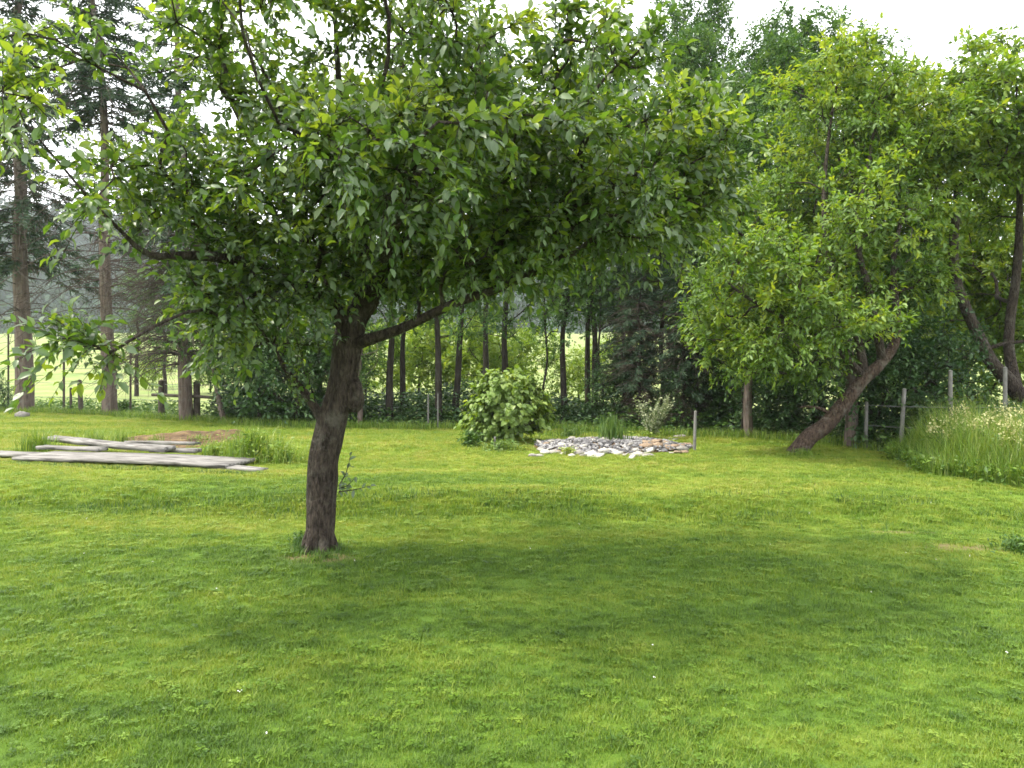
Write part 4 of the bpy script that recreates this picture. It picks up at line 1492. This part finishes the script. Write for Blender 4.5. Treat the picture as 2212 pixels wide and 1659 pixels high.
WC = 'weed clumps round the boards'
clump('iris_clump', G(1322, 966), 'upright clump of dark green iris blades in the rock bed', 'plant', 220, .30, .62, .022, M['weed'], .25, .45, 1)
clump('low_plant', G(1228, 982), 'small yellow-green plant between the front stones of the rock bed', 'plant', 60, .12, .16, .015, M['long_grass'], .5, .8, 2, 120, .06)
clump('low_plant', G(1085, 972), 'low leafy plants in front of the round shrub', 'plant', 120, .45, .22, .012, M['weed'], .5, .7, 3, 420, .07)
clump('low_plant', G(1015, 965), 'dark leafy plant at the left foot of the round shrub', 'plant', 60, .18, .35, .014, M['weed'], .4, .35, 4, 260, .09)
clump('low_plant', G(1395, 953), 'low green plants at the back of the rock bed', 'plant', 160, .55, .26, .012, M['long_grass'], .5, .6, 5, 320, .07)
clump('low_plant', G(1230, 945), 'grassy plants behind the slate, next to the round shrub', 'plant', 220, .60, .32, .012, M['weed'], .5, .5, 6, 260, .06)


clump('low_plant', G(1180, 962), 'small green weeds among the slate next to the round shrub', 'plant', 60, .22, .14, .01, M['long_grass'], .5, .6, 7, 110, .045)
clump('low_plant', G(1275, 968), 'small green weeds among the slate left of the iris clump', 'plant', 60, .2, .16, .01, M['long_grass'], .5, .5, 8, 90, .045)
clump('low_plant', G(1440, 962), 'small green weeds among the brownish stones', 'plant', 50, .2, .14, .01, M['long_grass'], .5, .55, 9, 90, .045)


def silver_bush():
    r = np.random.default_rng(75)
    b = G(1408, 950)
    t = empty('silver_bush', b, 'pale silvery bush with upright tips at the back of the rock bed', 'bush')
    n = 34
    a = r.uniform(0, 6.28, n)
    d = nrm(np.stack([np.cos(a) * r.uniform(.1, .7, n), np.sin(a) * r.uniform(.1, .5, n), np.ones(n)], 1))
    ln = r.uniform(.4, .95, n)
    sm, lm = MB(), MB()
    for i in range(n):
        tube(sm, [b, b + d[i] * ln[i] * .5, b + d[i] * ln[i] + [0, 0, .03]], [.008, .006, .002], 4)
        k = int(ln[i] * 42)
        tt = r.uniform(.2, 1, k)
        pos = b + d[i] * (ln[i] * tt)[:, None]
        add_leaves(lm, dict(pos=pos, axis=r.normal(0, 1, (k, 3)) * [1, 1, .5] + d[i] * .7, up=r.normal(0, .6, (k, 3)) + [0, 0, 1], size=r.uniform(.05, .1, k), tint=np.clip(r.normal(.5, .2, k), 0, 1)), SMALL)
    sm.build('stem', M['weed'], t)
    tag(lm.build('foliage', M['silver_leaf'], t), kind='stuff')


silver_bush()


# ------------------------------------------------------------------ posts, rails, wires
def post(name, base, h, rad, mat, label, group=None, sides=8, tilt=0.0, square=False):
    mb = MB()
    p = np.asarray(base, float)
    top = p + [math.sin(tilt) * h, 0, h]
    s = 4 if square else sides
    tube(mb, [p - [0, 0, .1], p + (top - p) * .5, top], [rad, rad * .97, rad * .9], s)
    o = mb.build(name, mat, base=tuple(p))
    o.location = [float(c) for c in p]
    return tag(o, label, 'post', group)


FP = 'posts of the wire fence behind the lawn'
post('stake', G(1500, 973), .66, .028, M['post'], 'slim whitish stake standing in the lawn at the end of the rock bed', None, 7, .03)
post('marker_peg', G(1069, 972), .22, .022, M['post'], 'short grey peg in front of the round shrub')
post('fence_post', at_edge(1870, .45), .85, .032, M['post'], 'slim grey post between the leaning tree and the tall grass', FP, 8, .02)
post('fence_post', at_edge(1945, .7), 1.1, .036, M['post'], 'grey post at the left end of the tall grass', FP, 8, .06)
post('fence_post', at_edge(2053, 1.6), 1.4, .036, M['post'], 'grey post rising behind the middle of the tall grass', FP)
post('fence_post', at_edge(2171, 1.6), 1.45, .036, M['post'], 'grey post just left of the forked trunk', FP)
post('fence_post', at_edge(925, .5), .85, .022, M['post'], 'thin pale post in the shade right of the apple trunk', FP)
post('fence_post', at_edge(946, .5), .85, .02, M['post'], 'thin pale post at the foot of the upright dark trunk', FP)
post('fence_post', at_edge(138, .9), 2.5, .035, M['dark_post'], 'tall thin dark post between the thick spruce and the pine', FP)
post('fence_post', at_edge(18, .9), 2.5, .03, M['dark_post'], 'tall thin dark post at the outer side of the thick spruce', FP)
post('fence_post', at_edge(153, .9), .8, .04, M['dark_post'], 'short grey stump of a post next to the tall thin one', FP)
post('fence_post', at_edge(176, .5), 1.05, .07, M['dark_post'], 'short thick dark post left of the pine', FP, 8, -.06)
post('fence_post', at_edge(282, .9), 1.9, .03, M['dark_post'], 'thin dark post right behind the pine', FP)


def wire_run(pts, hs, label):
    t = empty('wire_fence', pts[0], label, 'fence')
    for h in hs:
        mb = MB()
        q = [np.asarray(p) + [0, 0, h] for p in pts]
        tube(mb, q, [.006] * len(q), 4)
        mb.build('wire', M['wire'], t)


wire_run([at_edge(-120, .92), at_edge(18, .92), at_edge(138, .92), at_edge(282, .92), at_edge(420, .95), at_edge(560, .95)], (.5, .95, 1.4, 1.85), 'thin wires strung between the tall dark posts')
wire_run([at_edge(1870, .5), at_edge(1945, .75), at_edge(2053, 1.65), at_edge(2171, 1.65), at_edge(2300, 1.7)], (.45, .8), 'thin wires strung between the grey posts behind the tall grass')


def rail_fence():
    p0, p1 = at_edge(349, .5), at_edge(425, .5)
    p2 = at_edge(480, .55)
    t = empty('rail_fence', p0, 'dark wooden rail on two posts beside the slim spruce', 'fence')
    for p in (p0, p1):
        mb = MB()
        tube(mb, [p - [0, 0, .1], p + [0, 0, .5], p + [0, 0, 1.05]], [.085, .085, .08], 8)
        mb.build('post', M['dark_post'], t)
    mb = MB()
    q = [p0 + [-.2, -.1, .68], p1 + [0, -.1, .68], p2 + [0, -.1, .66]]
    tube(mb, q, [.045, .045, .045], 6)
    mb.build('rail', M['dark_post'], t)


rail_fence()
# pale stone at the far left
o = link('stone', stone_mesh(99, M['stone']))
o.location = G(48, 902) + [0, 0, .06]
o.scale = (.35, .28, .22)
tag(o, 'single pale stone lying on the lawn by the outermost spruce', 'stone')


# ------------------------------------------------------------------ boards and the dug patch
def board(a, b, width, thick, z, label, roll=0.0, seed=0):
    """a weathered board between two ground points, slightly warped"""
    r = np.random.default_rng(seed + 300)
    a, b = np.asarray(a, float), np.asarray(b, float)
    mid = (a + b) / 2
    L = np.linalg.norm((b - a)[:2])
    n, ww = 14, 4
    xs = np.linspace(-L / 2, L / 2, n)
    w1 = np.linspace(-width / 2, width / 2, ww)
    X, Y = np.meshgrid(xs, w1, indexing='ij')
    rag = r.normal(0, .018, ww)
    X = X + np.where(X < -L / 2 + .01, rag[None], 0) - np.where(X > L / 2 - .01, rag[None, ::-1], 0)
    Y = Y + .012 * noise(X * 1.2, seed, np.sign(Y) * 3) * np.sign(Y)
    warp = .012 * np.sin(X * 1.3 + seed) + .006 * noise(X * 3, Y * 8, seed)
    top = np.stack([X, Y, warp + thick], -1)
    bot = np.stack([X, Y, warp], -1)
    v = np.concatenate([top.reshape(-1, 3), bot.reshape(-1, 3)])
    N0 = n * ww
    f = []
    for i in range(n - 1):
        for j in range(ww - 1):
            q = i * ww + j
            f.append([q, q + ww, q + ww + 1, q + 1])
            f.append([N0 + q, N0 + q + 1, N0 + q + ww + 1, N0 + q + ww])
        q = i * ww
        f.append([q, N0 + q, N0 + q + ww, q + ww])
        q = i * ww + ww - 1
        f.append([q, q + ww, N0 + q + ww, N0 + q])
    for j in range(ww - 1):
        f.append([j, j + 1, N0 + j + 1, N0 + j])
        q = (n - 1) * ww + j
        f.append([q, N0 + q, N0 + q + 1, q + 1])
    mb = MB(); mb.add(v, f)
    o = mb.build('wooden_board', M['board'])
    ang = math.atan2(b[1] - a[1], b[0] - a[0])
    o.location = (mid[0], mid[1], z)
    slope = math.atan2(b[2] - a[2], L)
    o.rotation_euler = (Matrix.Rotation(ang, 4, 'Z') @ Matrix.Rotation(-slope, 4, 'Y') @ Matrix.Rotation(roll, 4, 'X')).to_euler()
    return tag(o, label, 'board', 'boards lying on the lawn')


gz = lambda u, v: float(G(u, v)[2])
board(G(75, 992), G(520, 1011), .86, .045, gz(300, 1003) + .035, 'widest grey board, lying lowest and nearest in the pile', 0, 1)
board(G(-110, 984), G(95, 990), .34, .045, gz(0, 985) + .03, 'grey board running out of the picture beside the widest one', 0, 2)
board(G(400, 1008), G(566, 1019), .26, .035, gz(480, 1012) + .02, 'short dark-ended board poking out beyond the widest one', 0, 3)
board(G(108, 968), G(366, 993), .20, .07, gz(240, 978) + .13, 'long thick board lying across the top of the pile', .12, 4)
board(G(86, 981), G(225, 987), .22, .05, gz(150, 983) + .10, 'short pale board tucked under the long thick one', 0, 5)
board(G(280, 973), G(424, 979), .20, .05, gz(350, 975) + .13, 'pale board at the back of the pile by the dug earth', -.05, 6)
board(G(330, 988), G(428, 992), .17, .06, gz(380, 988) + .09, 'short grey board showing past the end of the long thick one', 0, 7)


def dug_patch():
    """shallow bare hollow behind the boards, with a low cut bank on its far side"""
    c = (G(385, 968) + G(385, 938)) / 2
    rx = 130 * S * c[1] / FOC
    ry = (G(385, 934)[1] - G(385, 972)[1]) / 2
    n, m = 60, 30
    X, Y = np.meshgrid(np.linspace(-1.15, 1.15, n), np.linspace(-1.15, 1.15, m), indexing='ij')
    R = np.sqrt(X ** 2 + Y ** 2) + .12 * noise(X * 3, Y * 3, 7)
    x, y = c[0] + X * rx, c[1] + Y * ry
    lump = .06 * noise(x * 3, y * 3, 2) + .03 * noise(x * 8, y * 8, 3)
    z = H(x, y) + np.where(R < 1, .03 + lump * sstep(1, .7, R), -.03 - .25 * (R - 1))
    z += .07 * np.exp(-((Y - .62) / .2) ** 2) * sstep(1.0, .7, R)
    mb = MB()
    a = (np.arange(n - 1)[:, None] * m + np.arange(m - 1)[None]).ravel()
    mb.add(np.stack([x, y, z], -1).reshape(-1, 3), np.stack([a, a + m, a + m + 1, a + 1], 1))
    o = mb.build('bare_earth', M['soil'], smooth=True)
    tag(o, 'patch of dug brown earth behind the pile of boards', 'earth', None, 'structure')
    return c, rx, ry


DUG = dug_patch()
clump('grass_tuft', G(80, 976), 'tuft of tall grass at the left end of the boards', 'grass tuft', 300, .34, .46, .012, M['long_grass'], .4, .4, 11, 0, .05, 3, WC)
clump('grass_tuft', G(205, 962), 'tuft of grass behind the left half of the boards', 'grass tuft', 260, .38, .36, .012, M['long_grass'], .4, .42, 12, 0, .05, 3, WC)
clump('grass_tuft', G(262, 962), 'smaller tuft of grass beside the dug earth', 'grass tuft', 180, .28, .34, .012, M['long_grass'], .4, .4, 13, 0, .05, 3, WC)
clump('grass_tuft', G(335, 962), 'thin tuft of grass in the middle of the dug earth', 'grass tuft', 120, .30, .26, .011, M['long_grass'], .4, .4, 21, 0, .05, 3, WC)
clump('grass_tuft', G(432, 958), 'thin tuft of grass at the right rim of the dug earth', 'grass tuft', 120, .30, .24, .011, M['long_grass'], .4, .4, 22, 60, .05, 3, WC)
clump('weed_clump', G(545, 995), 'largest clump of leafy weeds at the right end of the boards', 'weeds', 420, .48, .62, .014, M['long_grass'], .4, .42, 14, 700, .07, 3, WC)
clump('weed_clump', G(465, 985), 'low weeds between dug earth and the largest weed clump', 'weeds', 220, .32, .30, .012, M['long_grass'], .45, .5, 15, 260, .06, 3, WC)
clump('weed_clump', G(610, 1000), 'loose grassy weeds between the boards and the apple trunk', 'weeds', 320, .42, .42, .011, M['long_grass'], .5, .5, 16, 300, .06, 3, WC)
clump('weed_clump', G(655, 1180), 'small dark tuft at the left foot of the apple trunk', 'weeds', 140, .13, .17, .008, M['weed'], .4, .25, 17, 160, .035)
clump('weed_clump', G(2208, 1192), 'dark weed tuft at the border of the lawn below the tall grass', 'weeds', 160, .28, .16, .010, M['weed'], .5, .3, 18, 260, .05)
clump('weed_clump', G(268, 893), 'bluish weeds at the foot of the pine', 'weeds', 200, .5, .5, .014, M['weed'], .4, .3, 19, 500, .1, 3)
clump('weed_clump', G(1735, 985), 'short grass round the foot of the leaning tree', 'weeds', 260, .34, .16, .010, M['long_grass'], .5, .4, 20, 60, .05)


# ------------------------------------------------------------------ tall grass on the right
def tall_grass():
    r = np.random.default_rng(65)
    n = 22000
    xl = lambda y: np.interp(y, [8, 9.1, 9.7, 10.7, 12.4, 13.2], [6.7, 6.1, 5.82, 5.78, 6.1, 6.9]) + .15 * noise(np.asarray(y) * 2, 3.0)
    y = r.uniform(7.8, 13.4, n)
    x = xl(y) + r.random(n) ** 1.3 * 4.0
    inn = sstep(0, .75, x - xl(y)) * sstep(13.4, 12.6, y)
    h = .34 + .66 * inn * (1 + .25 * noise(x * 1.5, y * 1.5, 2))
    mb = MB()
    blades(mb, r, np.stack([x, y, H(x, y)], 1), h, .011, .4, .36 + .14 * inn, 4)
    k = 1500
    y = r.uniform(7.8, 13, k); x = xl(y) - .1 + np.abs(r.normal(0, .3, k))
    add_leaves(mb, weeds_leaves(r, np.stack([x, y, H(x, y)], 1), .075, .25, .25), SMALL)
    tag(mb.build('tall_grass', M['long_grass']), 'tall uncut grass bank on the right of the lawn', 'grass', None, 'stuff')
    # plants with creamy flower plumes standing in it
    spots = [(2062, 905, 11.2, 'creamy flowering plant, first one from the left end of the tall grass'), (2090, 895, 11.7, 'tall creamy plume behind the first flowering plant of the tall grass'),
             (2122, 912, 10.8, 'creamy flowering plant in the middle of the tall grass, lower one'), (2150, 900, 11.3, 'creamy plume just left of the grey post'),
             (2168, 935, 10.2, 'lowest and nearest creamy plume in the tall grass'), (2195, 915, 10.6, 'creamy plume below the forked trunk'),
             (2206, 940, 10.0, 'pale plume cut by the edge of the picture'), (2030, 930, 11.2, 'small pale plume at the left slope of the tall grass')]
    for i, (u, v, d, lab) in enumerate(spots):
        top = P(u, v, d)
        b = np.array([top[0] + r.normal(0, .05), d, float(H(top[0], d))])
        t = empty('flowering_plant', b, lab, 'plant', 'flowering plants in the tall grass')
        sm, fm = MB(), MB()
        for j in range(4):
            q = top + r.normal(0, .11, 3) * [1, 1, .7]
            tube(sm, [b, (b + q) / 2 + r.normal(0, .02, 3), q], [.006, .005, .003], 4)
            k = 42
            pos = q + r.normal(0, 1, (k, 3)) * [.05, .05, .06]
            add_leaves(fm, dict(pos=pos, axis=r.normal(0, 1, (k, 3)), up=r.normal(0, 1, (k, 3)) + [0, 0, .6], size=r.uniform(.02, .045, k), tint=np.clip(r.normal(.5, .2, k), 0, 1)), small_leaf(.7))
        k = 50
        pos = b + (top - b) * r.uniform(.2, .8, (k, 1)) + r.normal(0, .06, (k, 3))
        add_leaves(sm, dict(pos=pos, axis=r.normal(0, 1, (k, 3)) * [1, 1, .5], up=r.normal(0, .5, (k, 3)) + [0, 0, 1], size=r.uniform(.07, .14, k), tint=np.clip(r.normal(.5, .2, k), 0, 1)), SMALL)
        sm.build('stem', M['weed'], t)
        tag(fm.build('flower_head', M['plume'], t), kind='stuff')


tall_grass()


# ------------------------------------------------------------------ turf: tufts scattered on the lawn by geometry nodes
def tuft_mesh(seed, nblade, rad, h, w, clover=0):
    r = np.random.default_rng(seed)
    a, s = r.uniform(0, 6.28, nblade), r.random(nblade) ** .5 * rad
    mb = MB()
    blades(mb, r, np.stack([np.cos(a) * s, np.sin(a) * s, np.full(nblade, -.006)], 1), h, w, .6, .5, 2)
    if clover:
        pos = np.stack([r.normal(0, rad * .6, clover), r.normal(0, rad * .6, clover), r.uniform(.015, .035, clover)], 1)
        for k in range(3):
            an = r.uniform(0, 6.28, clover) if k == 0 else an + 2.09
            add_leaves(mb, dict(pos=pos, axis=np.stack([np.cos(an), np.sin(an), np.full(clover, .15)], 1), up=np.tile([0, 0, 1.0], (clover, 1)) + r.normal(0, .2, (clover, 3)),
                                size=np.full(clover, .013), tint=np.full(clover, .4)), small_leaf(.95, .1))
    return mb.mesh('tuft', M['blade'])


def turf():
    r = np.random.default_rng(99)
    tufts = []
    for i in range(7):
        me = tuft_mesh(900 + i, 34, .055, .033 + .006 * (i % 3), .0042, 5 if i == 2 else 0)
        tufts.append(bpy.data.objects.new('tuft', me))
    X, Y, SC = [], [], []
    for d0, d1, dens, sc in ((1.6, 5, 900, .8), (5, 8.5, 560, .95), (8.5, 13, 280, 1.2), (13, 30, 110, 1.7)):
        hw = d1 * .72 + 2.0
        n = int((d1 - d0) * 2 * hw * dens)
        x, y = r.uniform(-hw, hw, n), r.uniform(d0, d1, n)
        k = np.abs(x) < y * .72 + 2.0
        x, y = x[k], y[k]
        X.append(x); Y.append(y); SC.append(np.full(len(x), sc))
    x, y, sc = map(np.concatenate, (X, Y, SC))
    k = y < edge(x) + .2
    c = BED_C
    k &= ((x - c[0]) / BRX) ** 2 + ((y - c[1]) / BRY) ** 2 > .95
    dc, drx, dry = DUG
    k &= ((x - dc[0]) / drx) ** 2 + ((y - dc[1]) / dry) ** 2 > 1.0
    k &= np.hypot(x - APPLE[0], y - APPLE[1]) > .2
    for p, rx, ry in BARE:
        q = ((x - p[0]) / rx) ** 2 + ((y - p[1]) / ry) ** 2
        k &= r.random(len(x)) < sstep(.1, 1.6, q) * .7 + .3
    # boards
    for (u0, v0, u1, v1, w) in ((75, 992, 520, 1011, .34), (-110, 984, 95, 990, .2), (400, 1008, 566, 1019, .15)):
        a, b = G(u0, v0)[:2], G(u1, v1)[:2]
        d = (b - a) / np.linalg.norm(b - a)
        al = (x - a[0]) * d[0] + (y - a[1]) * d[1]
        ac = -(x - a[0]) * d[1] + (y - a[1]) * d[0]
        k &= ~((al > 0) & (al < np.linalg.norm(b - a)) & (np.abs(ac) < w))
    x, y, sc = x[k], y[k], sc[k]
    z = H(x, y)
    n = len(x)
    # growth varies in patches; the bank at the step is rougher
    sc = sc * (1 + .22 * noise(x * 1.4, y * 1.4, 6) + .16 * noise(x * 5, y * 5, 8)) * r.uniform(.7, 1.3, n)
    bk = np.abs(y - (8.25 - .08 * x))
    sc *= 1 + .5 * np.exp(-(bk / .35) ** 2)
    me = bpy.data.meshes.new('grass')
    me.vertices.add(n)
    me.vertices.foreach_set('co', np.stack([x, y, z], 1).astype(np.float32).ravel())
    for nm, tp, val in (('scl', 'FLOAT', sc), ('rotz', 'FLOAT', r.uniform(0, 6.28, n)), ('pick', 'INT', r.integers(0, 7, n))):
        at = me.attributes.new(nm, tp, 'POINT')
        at.data.foreach_set('value', np.asarray(val, np.int32 if tp == 'INT' else np.float32))
    o = link('grass', me)
    tag(o, 'short mown grass and clover covering the lawn', 'grass', None, 'stuff')
    ng = bpy.data.node_groups.new('turf', 'GeometryNodeTree')
    ng.interface.new_socket('Geometry', in_out='INPUT', socket_type='NodeSocketGeometry')
    ng.interface.new_socket('Geometry', in_out='OUTPUT', socket_type='NodeSocketGeometry')
    nd, lk = ng.nodes, ng.links
    gi, go = nd.new('NodeGroupInput'), nd.new('NodeGroupOutput')
    jn = nd.new('GeometryNodeJoinGeometry')
    for t in reversed(tufts):
        oi = nd.new('GeometryNodeObjectInfo')
        oi.inputs['Object'].default_value = t
        oi.inputs['As Instance'].default_value = True
        lk.new(oi.outputs['Geometry'], jn.inputs[0])
    ip = nd.new('GeometryNodeInstanceOnPoints')
    ip.inputs['Pick Instance'].default_value = True
    def na(name, typ):
        q = nd.new('GeometryNodeInputNamedAttribute')
        q.data_type = typ
        q.inputs['Name'].default_value = name
        return q.outputs['Attribute']
    cx = nd.new('ShaderNodeCombineXYZ')
    lk.new(na('rotz', 'FLOAT'), cx.inputs['Z'])
    lk.new(gi.outputs[0], ip.inputs['Points'])
    lk.new(jn.outputs[0], ip.inputs['Instance'])
    lk.new(na('pick', 'INT'), ip.inputs['Instance Index'])
    lk.new(cx.outputs[0], ip.inputs['Rotation'])
    lk.new(na('scl', 'FLOAT'), ip.inputs['Scale'])
    lk.new(ip.outputs[0], go.inputs[0])
    md = o.modifiers.new('turf', 'NODES')
    md.node_group = ng
    print('tufts', n)


turf()

# ------------------------------------------------------------------ haze
def haze():
    m, n, l = new_mat('haze')
    v = N_(n, 'ShaderNodeVolumePrincipled')
    v.inputs['Color'].default_value = (0.86, 0.91, 1.0, 1)
    v.inputs['Density'].default_value = 0.0003
    v.inputs['Anisotropy'].default_value = 0.2
    out = N_(n, 'ShaderNodeOutputMaterial')
    l.new(v.outputs[0], out.inputs['Volume'])
    x0, x1, y0, y1, z0, z1 = -950, 950, -70, 620, -6, 140
    mb = MB()
    vs = [[x, y, z] for z in (z0, z1) for y in (y0, y1) for x in (x0, x1)]
    mb.add(vs, [[0, 2, 3, 1], [4, 5, 7, 6], [0, 1, 5, 4], [2, 6, 7, 3], [0, 4, 6, 2], [1, 3, 7, 5]])
    tag(mb.build('haze', m), 'thin summer haze in the air', 'haze', None, 'stuff')


USE_HAZE = True
if USE_HAZE:
    haze()
